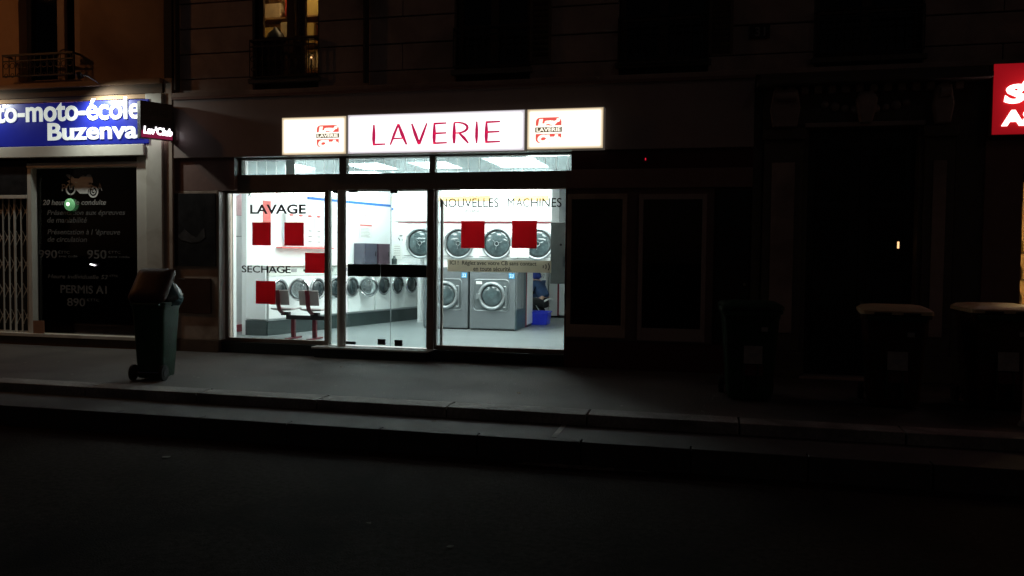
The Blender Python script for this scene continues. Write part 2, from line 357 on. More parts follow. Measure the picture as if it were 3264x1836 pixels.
_tc = {}
def glyphs(body, bold=0.0, shear=0.0, spacing=1.0, ext=0.0):
    key = (body, bold, shear, spacing)
    if key not in _tc:
        cu = bpy.data.curves.new('txt', 'FONT'); cu.body = body; cu.offset = bold; cu.shear = shear; cu.space_character = spacing
        cu.extrude = 0.01; cu.resolution_u = 4
        ob = bpy.data.objects.new('txt', cu); COL.objects.link(ob)
        bpy.context.view_layer.update()
        me = bpy.data.meshes.new_from_object(ob.evaluated_get(bpy.context.evaluated_depsgraph_get()))
        vv = [tuple(v.co) for v in me.vertices]; ff = [tuple(p.vertices) for p in me.polygons]
        bpy.data.objects.remove(ob); bpy.data.curves.remove(cu); bpy.data.meshes.remove(me)
        _tc[key] = (vv, ff)
    return _tc[key]
def text(body, x0, x1, z0, z1, y, m, parent, bold=0.0, shear=0.0, spacing=1.0, depth=0.004, name='lettering', **k):
    """glyph box fitted to x0..x1, z0..z1, front face on plane y looking to -y"""
    vv, ff = glyphs(body, bold, shear, spacing)
    ax = min(v[0] for v in vv); bx_ = max(v[0] for v in vv); ay = min(v[1] for v in vv); by = max(v[1] for v in vv)
    mb = MB(); mb.add([(x0 + (v[0]-ax)/(bx_-ax)*(x1-x0), y + (0 if v[2] > 0 else depth), z0 + (v[1]-ay)/(by-ay)*(z1-z0)) for v in vv], ff)
    return mb.build(name, m, parent, fixn=False, **k)
def letters(body, x0, x1, z0, z1, y, m, parent, bold=0.0, shear=0.0, spacing=1.0, depth=0.004):
    """as text(), but every glyph is an object of its own"""
    vv, ff = glyphs(body, bold, shear, spacing)
    ax = min(v[0] for v in vv); bx_ = max(v[0] for v in vv); ay = min(v[1] for v in vv); by = max(v[1] for v in vv)
    par = list(range(len(vv)))
    def find(i):
        while par[i] != i: par[i] = par[par[i]]; i = par[i]
        return i
    key = {}
    for i, v in enumerate(vv):
        k_ = (round(v[0], 5), round(v[1], 5)); 
        if k_ in key: par[find(i)] = find(key[k_])
        else: key[k_] = i
    for f in ff:
        for i in f[1:]: par[find(i)] = find(f[0])
    isl = {}
    for i in range(len(vv)): isl.setdefault(find(i), []).append(i)
    g = [[min(vv[i][0] for i in L_), max(vv[i][0] for i in L_), set(L_)] for L_ in isl.values()]
    g.sort(key=lambda q: q[0]); out = []
    for q in g:
        if out and min(out[-1][1], q[1]) - max(out[-1][0], q[0]) > 0.5*min(out[-1][1]-out[-1][0], q[1]-q[0]):
            out[-1][0] = min(out[-1][0], q[0]); out[-1][1] = max(out[-1][1], q[1]); out[-1][2] |= q[2]
        else: out.append(q)
    for q in out:
        idx = sorted(q[2]); mp = {i: j for j, i in enumerate(idx)}
        mb = MB(); mb.add([(x0 + (vv[i][0]-ax)/(bx_-ax)*(x1-x0), y + (0 if vv[i][2] > 0 else depth), z0 + (vv[i][1]-ay)/(by-ay)*(z1-z0)) for i in idx], [tuple(mp[i] for i in f) for f in ff if f[0] in q[2]])
        mb.build('letter', m, parent, fixn=False)
def stroke(pts, ws, y0, y1, mb):
    """tapered pen stroke through (x,z) points"""
    L = []; R_ = []
    for i, p in enumerate(pts):
        a = pts[max(0, i-1)]; b = pts[min(len(pts)-1, i+1)]
        dx, dz = b[0]-a[0], b[1]-a[1]; q = hypot(dx, dz) or 1
        nx, nz = -dz/q, dx/q; w = ws[i]/2
        L.append((p[0]+nx*w, p[1]+nz*w)); R_.append((p[0]-nx*w, p[1]-nz*w))
    mb.prism(L + R_[::-1], y0, y1)

def rrect(cx, cy, z, hx, hy, r, k=4):
    P = []
    for qx, qy, a0 in ((1, 1, 0), (-1, 1, pi/2), (-1, -1, pi), (1, -1, 3*pi/2)):
        for i in range(k+1):
            t = a0 + pi/2*i/k
            P.append((cx + qx*(hx-r) + r*cos(t), cy + qy*(hy-r) + r*sin(t), z))
    return P

# ================================================================== GROUND
XL, XR = -60.0, 60.0
KY = -3.45          # kerb front
KZ = 0.0
struct('ground', MB().add([(-250,-250,-0.62),(250,-250,-0.62),(250,250,-0.62),(-250,250,-0.62)], [(0,1,2,3)]), m_asphalt, fixn=False)
struct('pavement', MB().box(XL, XR, KY+0.32, 0.02, -0.5, 0.0), m_walk)
kerb = struct('kerb', MB().box(XL, XR, KY+0.02, KY+0.32, -0.5, -0.03), m_joint)
xk = -20.65
k = 0
while xk < 14:
    w = 1.5
    o = MB().box(xk+0.008, xk+w-0.008, KY, KY+0.317, -0.3, 0.004 + random.uniform(-0.002, 0.002)).build('kerb_stone', m_kerb, kerb, bevel=0.012)
    xk += w
struct('gutter', MB().box(XL, XR, -4.08, KY+0.02, -0.55, -0.11), m_gutter)
low = struct('low_kerb', MB().box(XL, XR, -4.18, -4.08, -0.6, -0.14), m_joint)
xk = -20.1
while xk < 14:
    MB().box(xk+0.006, xk+0.994, -4.2, -4.082, -0.5, -0.107).build('kerb_stone', m_gutter, low, bevel=0.01)
    xk += 1.0
# road, slightly cambered, worn near the kerb
road = MB()
ys = [-4.18, -4.5, -6, -9, -12, -16, -60]; zs = [-0.33, -0.325, -0.31, -0.29, -0.29, -0.31, -0.31]
for a in range(len(ys)-1):
    road.add([(XL, ys[a], zs[a]), (XR, ys[a], zs[a]), (XR, ys[a+1], zs[a+1]), (XL, ys[a+1], zs[a+1])], [(0, 3, 2, 1)])
struct('road', road, m_asphalt, fixn=False)
# pale mottled patch along the road edge
m_roadpatch = mat('pale road patch', (0.2, 0.2, 0.19), 0.7, var=0.3, scale=12, stain_or_shade=(9, (0.055, 0.055, 0.055), 0.42, 0.58))
mk = struct('road_patch', MB().add([(x_, y_, z_) for z_ in (-0.3275, -0.3225) for x_, y_ in ((-1.7, -4.30), (-1.1, -4.33), (-0.45, -4.27), (-0.6, -4.215), (-1.2, -4.21), (-1.62, -4.225))], [(0,1,2,3,4,5), (11,10,9,8,7,6)] + [(i, (i+1) % 6, 6+(i+1) % 6, 6+i) for i in range(6)]), m_roadpatch)
struct('gutter_joint', MB().box(-1.4, -1.35, -4.07, -3.46, -0.1095, -0.1055), m_kerb)
# chewing gum and grit trodden into the pavement in front of the shop
gum = MB()
for i in range(150):
    gx, gy, gr = random.uniform(-11, 4), random.uniform(-3.0, -0.2), random.uniform(0.008, 0.022)
    n0 = 7; gum.add([(gx+gr*cos(2*pi*j/n0)*random.uniform(.7, 1), gy+gr*sin(2*pi*j/n0), 0.0025) for j in range(n0)] + [(gx, gy, 0.004)], [(j, (j+1) % n0, n0) for j in range(n0)])
go = gum.build('gum_spots', m_walkspot, None, fixn=False); go['kind'] = 'stuff'; go['label'] = 'old chewing gum spots trodden into the grey pavement'
# litter
for i, (lx, ly, lz, s_, nm, lab) in enumerate([
        (-2.1, -3.3+0.9, 0.002, 0.05, 'paper_scrap', 'small pale paper scrap on the pavement before the right shop window'),
        (-5.0, -1.0, 0.002, 0.05, 'paper_scrap', 'small pale paper scrap on the pavement left of the door step'),
        (-4.9, -5.0, -0.318, 0.09, 'paper_scrap', 'flattened dull paper scrap on the road opposite the door'),
        (-1.6, -6.6, -0.303, 0.06, 'dry_leaf', 'small dry leaf lying on the dark road, nearest the camera'),
        (-0.5, -3.8, -0.108, 0.07, 'dry_leaf', 'small dry leaf in the gutter strip'),
        (-2.7, -3.7, -0.108, 0.05, 'dry_leaf', 'tiny dry leaf in the gutter left of the other leaf'),
        (-2.3, -6.3, -0.306, 0.045, 'dry_leaf', 'tiny dry leaf on the road, left of the nearer leaf')]):
    a = random.uniform(0, pi); s_ *= 0.65
    P = [(lx + s_*cos(a+t)*random.uniform(.6, 1), ly + s_*sin(a+t)*random.uniform(.5, .8), lz + random.uniform(0.002, 0.012)) for t in (0, 1.2, 2.2, 3.3, 4.4, 5.4)]
    P2 = [(p[0], p[1], p[2]+0.002) for p in P]
    mb = MB(); mb.add(P + P2, [(0,1,2,3,4,5), (11,10,9,8,7,6)] + [(i_, (i_+1) % 6, 6+(i_+1) % 6, 6+i_) for i_ in range(6)])
    tag(mb.build(nm, m_beige if 'paper' in nm and ly > -3 else m_leaf), lab, 'litter')

# ================================================================== APARTMENT BUILDING over the laundromat and the stone doorway
bld = thing('apartment_building', 'dark stone apartment building above the laundromat, with one lit window', 'building', (-2.5, 0.4, 0))
X0, X1 = -8.4, 9.0
Z0, Z1 = 4.1, 7.7
bx('core_wall', m_joint, bld, X0, X1, 0.06, 0.3, Z0, 5.0-0.62)
holes = [(-6.98, -5.87, 4.33, 6.5), (-3.66, -2.54, 4.33, 6.5), (-1.25, -0.03, 4.33, 6.5), (1.36, 2.68, 4.28, 6.45), (5.2, 6.4, 4.3, 6.5)]
# core pieces between openings
xs = [X0]
for h in holes: xs += [h[0], h[1]]
xs.append(X1)
for i in range(0, len(xs), 2): bx('core_wall', m_joint, bld, xs[i], xs[i+1], 0.061, 0.3, 4.38, 6.45)
bx('core_wall', m_joint, bld, X0, X1, 0.06, 0.3, 6.5, Z1)
row = 0; z = Z0 + 0.28
rows = [(Z0, Z0+0.27)]
while z < Z1 - 0.1:
    rows.append((z, z + 0.385)); z += 0.4
for ri, (za, zb) in enumerate(rows):
    zb_ = zb
    segs = [(X0, X1)]
    for (h0, h1, hz0, hz1) in holes:
        if zb_ > hz0 + 0.02 and za < hz1 - 0.02:
            new = []
            for (a, b) in segs:
                if h0 > a and h1 < b: new += [(a, h0), (h1, b)]
                else: new.append((a, b))
            segs = new
    for (a, b) in segs:
        n = max(1, round((b-a)/1.35)); st = (b-a)/n; off = 0
        cuts = [a + st*i for i in range(n+1)]
        if n > 1:
            for q in range(1, n): cuts[q] += (0.25 if ri % 2 else -0.25)*st
        for q in range(n):
            d_ = random.uniform(-0.004, 0.004)
            MB().box(cuts[q]+0.004, cuts[q+1]-0.004, 0.0+d_, 0.07, za+0.003, zb_).build('stone_block', m_stone, bld, bevel=0.012)
bx('string_course', m_stone, bld, X0, X1, -0.06, 0.05, 4.09, 4.16, bevel=0.01)

def railing(parent, x0, x1, z0, z1, y, dens=0.11, curl=True, depth=0.2):
    r = MB()
    r.box(x0, x1, y-0.02, y+0.02, z1-0.03, z1); r.box(x0, x1, y-0.012, y+0.012, z0, z0+0.02); r.box(x0, x1, y-0.01, y+0.01, z1-0.12, z1-0.1)
    r.box(x0, x0+0.03, y-0.015, depth, z1-0.03, z1-0.001); r.box(x1-0.03, x1, y-0.015, depth, z1-0.03, z1-0.001)
    f = r.build('railing', m_iron, parent)
    n = max(3, int((x1-x0)/dens))
    for i in range(n+1):
        x = x0 + (x1-x0)*i/n
        b = MB(); b.cyl((x, y, z0), (x, y, z1-0.02), 0.008, n=6)
        if curl and i < n:
            xm = x + (x1-x0)/n/2
            b.torus((xm, y, (z0+z1)/2), (0, 1, 0), (x1-x0)/n*0.36, 0.006, n=12, k=5)
            b.torus((xm, y, (z0+z1)/2-0.16), (0, 1, 0), (x1-x0)/n*0.26, 0.006, n=12, k=5)
        b.build('baluster', m_iron, f)
    return f
def french_window(parent, h, lit=False, lab=None):
    x0, x1, z0, z1 = h; xm = (x0+x1)/2
    f = MB()
    f.box(x0, x0+0.07, 0.16, 0.24, z0, z1).box(x1-0.07, x1, 0.16, 0.24, z0, z1).box(x0+0.07, x1-0.07, 0.16, 0.24, z1-0.07, z1).box(x0+0.07, x1-0.07, 0.16, 0.24, z0, z0+0.1)
    f.box(xm-0.06, xm+0.06, 0.15, 0.23, z0+0.1, z1-0.07)
    f.box(x0+0.07, xm-0.06, 0.17, 0.22, z0+0.62, z0+0.69).box(xm+0.06, x1-0.07, 0.17, 0.22, z0+0.62, z0+0.69)
    w = f.build('window', m_darkwin, parent, bevel=0.004, label=lab)
    for a, b in ((x0+0.07, xm-0.06), (xm+0.06, x1-0.07)):
        bx('pane', m_glass, w, a, b, 0.192, 0.197, z0+0.69, z1-0.07)
        bx('pane', m_glass if (a > xm or not lit) else m_darkwin, w, a, b, 0.192, 0.197, z0+0.1, z0+0.62)
    bx('sill', m_stone2, w, x0-0.05, x1+0.05, -0.08, 0.16, z0-0.07, z0, bevel=0.008)
    # reveals
    bx('reveal', m_stone2, w, x0-0.02, x0, 0.001, 0.3, z0, z1); bx('reveal', m_stone2, w, x1, x1+0.02, 0.001, 0.3, z0, z1)
    if not lit:
        bx('curtain', m_darkvoid, w, x0, x1, 0.34, 0.36, z0-0.2, z1+0.2)
    return w
french_window(bld, holes[0], lit=True, lab='lit upper window over the left end of the laundromat')
for h in holes[1:]: french_window(bld, h)
railing(bld, -6.98, -5.87, 4.33, 4.92, -0.1)
railing(bld, -3.66, -2.54, 4.36, 4.92, -0.1)
railing(bld, -1.25, -0.03, 4.28, 4.95, -0.1)
railing(bld, 1.36, 2.68, 4.32, 4.9, -0.1)
# louvred shutters folded beside two windows
for (a, b) in ((-2.53, -2.22), (-0.02, 0.3)):
    s_ = MB().box(a, a+0.04, -0.045, -0.012, 4.4, 6.5).box(b-0.04, b, -0.045, -0.012, 4.4, 6.5).build('shutter', m_shutter, bld)
    for i in range(26): MB().rbox(((a+b)/2, -0.028, 4.44+i*0.08), (b-a-0.08, 0.01, 0.07), rx=0.5).build('slat', m_shutter, s_)
# downpipes
for xp in (-5.05, -8.3):
    MB().cyl((xp, -0.06, 4.2), (xp, -0.06, 7.6), 0.045, n=12).build('downpipe', m_joint, bld, smooth=True)
# roof edge, side and back so the block is solid
bx('roof', m_joint, bld, X0, X1, -0.25, 9.0, 7.7, 7.9)
bx('back_wall', m_stone2, bld, X0, X1, 8.6, 8.9, 0, 7.69)
bx('party_wall', m_stone2, bld, -8.84, -8.62, 0.31, 8.59, 0, 7.69)

# number plate
np_ = thing('house_number_plate', 'small dark enamel plate with the number 31 high on the stone wall', 'sign', (0.65, -0.01, 4.58))
bx('plate', m_blackboard, np_, 0.52, 0.78, -0.025, -0.008, 4.58, 4.765, bevel=0.004)
text('31', 0.585, 0.72, 4.61, 4.735, -0.032, m_grey, np_, bold=0.01, depth=0.008)

# lit room behind the first window
room = struct('lit_room', MB().box(-7.6, -5.2, 2.2, 2.25, 4.2, 6.8).box(-7.65, -7.6, 0.31, 2.2, 4.2, 6.8).box(-5.2, -5.15, 0.31, 2.2, 4.2, 6.8).box(-7.6, -5.2, 0.31, 2.2, 4.2, 4.25).box(-7.6, -5.2, 0.31, 2.2, 6.75, 6.8), m_warmwall)
cl = thing('room_lamp', 'warm round ceiling lamp inside the lit upstairs room', 'lamp', (-6.4, 0.6, 6.72))
MB().cyl((-6.4, 0.6, 6.66), (-6.4, 0.6, 6.745), 0.15, n=20).build('diffuser', m_e_warm, cl); MB().cyl((-6.4, 0.6, 6.73), (-6.4, 0.6, 6.749), 0.18, n=20).build('lamp_base', m_whitepaint, cl)
sh = thing('bookcase', 'wooden wall shelf seen through the lit upstairs window', 'shelf', (-6.7, 1.2, 4.25))
for xx in (-7.52, -6.87, -6.27, -5.85): bx('side_panel', m_wood_shelf, sh, xx-0.02, xx+0.02, 1.05, 1.39, 4.25, 6.4)
for zz in (4.7, 5.12, 5.58, 6.02, 6.38): bx('shelf_board', m_wood_shelf, sh, -7.5, -5.87, 1.06, 1.38, zz, zz+0.03)
ib = [(-6.98, 5.15, .26, .3, m_ylw, 'yellow'), (-6.68, 5.15, .16, .36, m_beige, 'tall beige'), (-6.32, 5.15, .3, .34, m_ylw, 'large yellow'), (-5.95, 5.15, .18, .4, m_redbox, 'tall red'),
      (-6.95, 5.61, .3, .24, m_beige, 'wide beige'), (-6.6, 5.61, .15, .3, m_redbox, 'narrow red'), (-6.25, 5.61, .36, .33, m_ylw, 'wide yellow'), (-5.85, 5.61, .2, .28, m_redbox, 'small red'),
      (-6.7, 4.73, .24, .3, m_redbox, 'low red'), (-6.15, 4.73, .34, .25, m_beige, 'low beige'), (-5.8, 4.73, .18, .33, m_ylw, 'low yellow')]
for x_, z_, w_, h_, mm, nm in ib:
    o = MB().box(x_-0.32-w_/2, x_-0.32+w_/2, 1.03+0.05*(w_ > .25), 1.36, z_, z_+h_).build('storage_box', mm, None, bevel=0.008)
    tag(o, f'{nm} box standing on {"the bottom" if z_ < 5 else "the middle" if z_ < 5.5 else "the upper"} shelf behind the lit window', 'box', 'boxes on the shelf in the lit room')
ct = MB()
pts = []
for i in range(25):
    t = i/24; pts.append((-6.5 + 0.2*t, 0.45 + 0.02*sin(t*40)))
for a in range(24):
    (xa, ya), (xb, yb) = pts[a], pts[a+1]
    ct.add([(xa, ya, 4.3), (xb, yb, 4.3), (xb, yb, 6.6), (xa, ya, 6.6), (xa, ya+0.01, 4.3), (xb, yb+0.01, 4.3), (xb, yb+0.01, 6.6), (xa, ya+0.01, 6.6)], [(0,1,2,3), (7,6,5,4)])
tag(ct.build('curtain', m_mauve, None, smooth=True, fixn=False), 'mauve curtain hanging in the middle of the lit upstairs window', 'curtain')
coat = MB().loft([rrect(-6.93, 0.6, zz, hx, hy, min(hx, hy)*0.9) for zz, hx, hy in ((4.35, .2, .1), (4.8, .19, .11), (5.1, .17, .1), (5.2, .12, .09), (5.26, .05, .05), (5.3, .03, .03))])
tag(coat.build('coat', m_black, None, smooth=True), 'dark coat on a stand inside the lit upstairs window', 'coat')
lmp = thing('table_lamp', 'small lit bulb on the ledge behind the balcony bars', 'lamp', (-6.25, 0.52, 4.27))
MB().cyl((-6.25, .52, 4.26), (-6.25, .52, 4.74), 0.012, n=8).cyl((-6.25, .52, 4.26), (-6.25, .52, 4.28), 0.06, n=12).build('stem', m_black, lmp)
MB().dome((-6.25, .52, 4.74), (0, 0, 1), 0.02, 0.04, n=12).build('bulb', m_e_amber, lmp)

# ================================================================== LAUNDROMAT SHOPFRONT
sf = thing('laundromat_shopfront', 'brown laundromat shopfront with wide glass windows and dark fascia', 'shopfront', (-4, 0, 0))
bx('fascia', m_fascia, sf, -8.4, 0.6, -0.05, 0.3, 3.12, 4.085, bevel=0.008)
bx('ledge', m_brown, sf, -8.4, 0.6, -0.09, -0.051, 4.045, 4.086, bevel=0.004)
# header around the transom
bx('header', m_brown, sf, -8.4, -7.32, 0.0, 0.3, 2.6, 3.119)
bx('header', m_darkred, sf, -1.9, 0.6, 0.0, 0.3, 2.85, 3.119)
bx('header', m_brown, sf, -1.9, 0.6, -0.03, 0.3, 2.58, 2.849, bevel=0.005)
bx('header', m_brown, sf, -1.979, -1.9005, -0.01, 0.3, 2.58, 2.844)
bx('lintel', m_darkframe, sf, -7.6, -1.98, 0.1, 0.3, 2.6, 2.845)
# left pier
bx('pier', m_pier, sf, -8.4, -7.61, 0.0, 0.4, 0.2, 2.599, bevel=0.01)
bx('pier_base', m_brownbase, sf, -8.4, -7.6, -0.02, 0.4, 0.0, 0.199, bevel=0.006)
bx('pier_reveal', m_whitepaint, sf, -7.609, -7.592, 0.004, 0.24, 0.2, 2.58)
bx('party_strip', m_pier, sf, -8.54, -8.401, -0.06, 0.3, 0.0, 4.4)
bx('party_strip', m_joint, sf, -8.54, -8.401, -0.05, 0.3, 4.401, 7.6)
pb = thing('dark_poster', 'dark poster with faint figure in a flat frame on the left pier', 'poster', (-8.0, -0.02, 1.38))
bx('board', m_blackboard, pb, -8.38, -7.64, -0.03, -0.004, 1.385, 2.555, bevel=0.004)
m_blotch = mat('faint poster print', (0.042, 0.04, 0.042), 0.5, var=0.6, scale=4)
MB().prism([(-8.33, 1.86), (-8.2, 1.98), (-8.1, 1.9), (-7.98, 1.84), (-7.9, 1.95), (-7.84, 2.0), (-7.82, 1.85), (-7.92, 1.78), (-8.08, 1.76), (-8.25, 1.8)], -0.034, -0.029).build('print', m_blotch, pb)
gb = thing('meter_box', 'flat brown meter box on the pier below the dark poster', 'box', (-8.02, 0, 0.62))
bx('cover', m_lidbrown, gb, -8.32, -7.73, -0.03, -0.004, 0.62, 1.19, bevel=0.006)
bx('edge_strip', m_kerb, gb, -8.32, -8.2, -0.034, -0.0305, 1.172, 1.18)

def plane_frame(mb, x0, x1, z0, z1, y0, y1, w, wb=None, wt=None):
    wb = wb or w; wt = wt or w
    mb.box(x0, x0+w, y0, y1, z0, z1).box(x1-w, x1, y0, y1, z0, z1).box(x0+w, x1-w, y0, y1, z0, z0+wb).box(x0+w, x1-w, y0, y1, z1-wt, z1)
    return mb
# left window
wl = plane_frame(MB(), -7.592, -5.76, 0.17, 2.6, 0.16, 0.25, 0.055, 0.06, 0.035).build('shop_window', m_darkframe, sf, bevel=0.004, label='left shop window lettered LAVAGE and SECHAGE')
bx('pane', m_glass, wl, -7.537, -5.815, 0.2, 0.207, 0.23, 2.565)
letters('LAVAGE', -7.155, -6.175, 2.235, 2.385, 0.192, m_greyink, wl, bold=0.022)
letters('SECHAGE', -7.31, -6.44, 1.29, 1.405, 0.192, m_greyink, wl, bold=0.014)
for (x0, x1, z1, z0) in ((-7.12, -6.79, 2.1, 1.73), (-6.55, -6.21, 2.1, 1.73), (-6.19, -5.84, 1.62, 1.3), (-7.06, -6.71, 1.16, 0.79)):
    bx('red_sticker', m_stick, wl, x0, x1, 0.194, 0.1985, z0, z1)
bx('window_plinth', m_greenblack, sf, -7.6, -5.86, 0.06, 0.26, 0.0, 0.169, bevel=0.006)
# right window
wr = plane_frame(MB(), -4.02, -1.98, 0.17, 2.62, 0.16, 0.25, 0.03, 0.06, 0.03).box(-3.925, -3.9, 0.17, 0.24, 0.23, 2.44).build('shop_window', m_darkframe, sf, bevel=0.004, label='right shop window lettered NOUVELLES MACHINES')
bx('pane', m_frost, wr, -3.99, -3.926, 0.2, 0.207, 0.23, 2.59)  # hazy pane stands in for a pale reflection of the door's side wall
bx('pane', m_glass, wr, -3.899, -2.01, 0.2, 0.207, 0.23, 2.59)
letters('NOUVELLES', -3.945, -3.03, 2.33, 2.465, 0.192, m_greyink, wr, bold=0.0)
text('M', -2.89, -2.785, 2.332, 2.464, 0.192, m_greyink, wr, bold=0.0)
letters('AC', -2.76, -2.56, 2.332, 2.462, 0.192, m_greyink, wr, bold=0.0)
letters('HINES', -2.535, -2.075, 2.33, 2.462, 0.192, m_greyink, wr, bold=0.004)
for (x0, x1, z1, z0) in ((-3.61, -3.24, 2.125, 1.715), (-2.82, -2.44, 2.13, 1.72)):
    bx('red_sticker', m_stick, wr, x0, x1, 0.194, 0.1985, z0, z1)
bn = bx('banner', m_banner, wr, -3.82, -2.22, 0.192, 0.198, 1.36, 1.54)
text('ICI !  Réglez avec votre CB sans contact', -3.78, -2.44, 1.445, 1.525, 0.187, m_ink, bn, bold=0.012, depth=0.003, kind='stuff')
text('en toute sécurité.', -3.41, -2.82, 1.372, 1.44, 0.187, m_ink, bn, bold=0.012, depth=0.003, kind='stuff')
for i, r_ in enumerate((0.035, 0.06, 0.088)):
    MB().torus((-2.37 + i*0.018, 0.189, 1.45), (0, 1, 0), r_, 0.0065, n=14, k=6, a0=-0.62, a1=0.62).xf(lambda v: v).build('wave_mark', m_ink, bn)
bx('window_plinth', m_greenblack, sf, -4.0, -1.98, 0.06, 0.26, 0.0, 0.169, bevel=0.006)
# door
dr = MB().box(-5.83, -5.765, 0.14, 0.27, 0.17, 2.6).box(-4.13, -4.03, 0.14, 0.27, 0.17, 2.6).box(-5.765, -4.13, 0.22, 0.27, 2.585, 2.6)
door = dr.build('automatic_door', m_darkframe, sf, bevel=0.005, label='double glass door with dark band between the two windows')
bx('side_light', m_glass_door, door, -5.764, -5.601, 0.2, 0.207, 0.17, 2.6)
MB().cyl((-5.53, 0.13, 0.17), (-5.53, 0.13, 2.599), 0.068, n=28).build('door_post', m_cream, door, smooth=True)
bx('pane', m_glass_door, door, -5.458, -4.745, 0.2, 0.208, 0.18, 2.6)
bx('pane', m_glass_door, door, -4.738, -4.132, 0.2, 0.208, 0.18, 2.6)
for xa, xb in ((-5.763, -5.742), (-5.62, -5.602), (-4.158, -4.133)): bx('edge_strip', m_edge, door, xa, xb, 0.188, 0.199, 0.18, 2.58)  # hazy strips added to catch room light as bright jamb lines
bx('edge_strip', m_frost, door, -4.744, -4.739, 0.19, 0.22, 0.18, 2.6)
bx('dark_band', m_greenblack, door, -5.459, -4.91, 0.19, 0.199, 1.26, 1.452)
bx('dark_band', m_greenblack, door, -4.905, -4.133, 0.19, 0.199, 1.26, 1.452)
for (x0, x1, z0, z1) in ((-4.95, -4.83, .2, .29), (-4.67, -4.55, .19, .285), (-5.56, -5.33, .19, .235), (-5.44, -5.3, 2.57, 2.61), (-4.75, -4.64, 2.55, 2.6), (-5.72, -5.62, 2.56, 2.6)):
    bx('door_fitting', m_black, door, x0, x1, 0.185, 0.225, z0, z1, bevel=0.004)
st = thing('door_step', 'dark step with pale stone top under the glass door', 'step', (-4.95, -0.05, 0))
bx('riser', m_greenblack, st, -5.88, -4.06, -0.1, 0.3, 0.0, 0.138, bevel=0.006)
bx('tread', m_marble, st, -5.92, -4.03, -0.13, 0.3, 0.14, 0.168, bevel=0.006)
# transom
tr = MB()
plane_frame(tr, -7.32, -1.9, 2.845, 3.119, 0.16, 0.26, 0.035, 0.012, 0.02)
tr.box(-5.59, -5.47, 0.16, 0.26, 2.857, 3.099).box(-4.11, -4.02, 0.16, 0.26, 2.857, 3.099)
tr_o = tr.build('transom_window', m_darkframe, sf, bevel=0.003)
for a, b in ((-7.285, -5.59), (-5.47, -4.11), (-4.02, -1.935)): bx('pane', m_glass, tr_o, a, b, 0.2, 0.206, 2.857, 3.099)
bl = thing('vertical_blind', 'row of hanging translucent strips behind the long transom window', 'blind', (-4.6, 0.34, 3.1))
bx('head_rail', m_whitepaint, bl, -7.3, -1.93, 0.31, 0.35, 3.1, 3.13)
xx = -7.28
while xx < -1.98:
    j = random.uniform(-0.012, 0.012)
    MB().rbox((xx+0.083, 0.33, 2.965+j/2), (0.16, 0.002, 0.265), rz=random.uniform(-0.12, 0.12)).build('slat', m_blind if random.random() > 0.04 else m_wallgrey, bl)
    xx += 0.17

# poster cases to the right of the windows
bx('wall_panel', m_darkred, sf, -1.98, -1.951, 0.0, 0.3, 0.0, 2.579)
bx('wall_panel', m_brown, sf, -1.95, 0.1, 0.03, 0.3, 0.4, 2.579)
bx('wall_base', m_darkred, sf, -1.95, 0.6, -0.01, 0.3, 0.0, 0.399, bevel=0.006)
bx('wall_panel', m_darkred, sf, 0.1, 0.6, 0.05, 0.3, 0.4, 2.579)
for i, (x0, x1, zt, zb, lab) in enumerate(((-1.95, -1.1, 2.5, .45, 'left dark poster case with pale frame beside the right shop window'), (-0.93, 0.0, 2.49, .43, 'right dark poster case, between the other case and the stone doorway'))):
    pc = thing('poster_case', lab, 'poster case', ((x0+x1)/2, 0, zb), 'poster cases right of the windows')
    f = MB(); plane_frame(f, x0, x1, zb, zt, -0.04, 0.03, 0.062, 0.18, 0.075)
    f.build('frame', m_fascia if i else m_pier, pc, bevel=0.006)
    bx('poster', m_poster, pc, x0+0.062, x1-0.062, 0.0, 0.028, zb+0.18, zt-0.075)
    cx = (x0+x1)/2
    letters('2 FOIS PLUS', cx-0.25, cx+0.25, 1.64, 1.74, -0.004, m_grey, pc, bold=0.01, shear=0.15)
    # blurred lines and tags printed below and above
    for (za, wa) in ((1.54, 0.19), (1.46, 0.17), (0.93-0.02, 0.22)):
        q = MB(); xq = cx-wa
        while xq < cx+wa:
            wq = random.uniform(0.03, 0.07); q.box(xq, min(xq+wq, cx+wa), -0.003, 0.0, za, za+0.035); xq += wq+0.02
        q.build('print', m_grey2, pc, kind='stuff')
    MB().prism([(cx-0.12, 2.12), (cx-0.03, 2.2), (cx+0.08, 2.17), (cx+0.2, 2.06), (cx+0.12, 1.98), (cx+0.02, 1.9), (cx-0.05, 2.0)], -0.003, 0.0).build('print', m_grey2, pc)
    MB().prism([(cx-0.12, 1.38), (cx, 1.36), (cx-0.03, 1.28), (cx-0.07, 1.26)], -0.003, 0.0).build('print', m_grey2, pc)
    bx('pane', m_glass_dark, pc, x0+0.062, x1-0.062, -0.02, -0.016, zb+0.18, zt-0.075)
sd = thing('side_door', 'narrow dark service door with torn stickers beside the stone doorway', 'door', (0.36, 0, 0.4))
bx('door_leaf', m_blackboard, sd, 0.13, 0.57, 0.0, 0.049, 0.4, 2.55, bevel=0.006)
for (x_, z_, w_, h_) in ((0.2, 1.75, .06, .05), (0.33, 1.78, .1, .03), (0.22, 1.52, .06, .07), (0.4, 1.55, .08, .04), (0.33, 1.36, .09, .04), (0.42, 1.7, .03, .05)):
    MB().rbox((x_+w_/2, -0.003, z_), (w_, 0.004, h_), ry=random.uniform(-.3, .3)).build('sticker', m_blotch, sd)
MB().cyl((0.52, 0.0, 1.25), (0.52, -0.05, 1.25), 0.02, n=12).build('knob', m_chrome, sd)
led = thing('alarm_box', 'tiny alarm box with red light on the dark band right of the signs', 'alarm', (-0.85, 0, 2.95))
bx('housing', m_darkred, led, -0.9, -0.8, -0.035, -0.002, 2.92, 3.04, bevel=0.005)
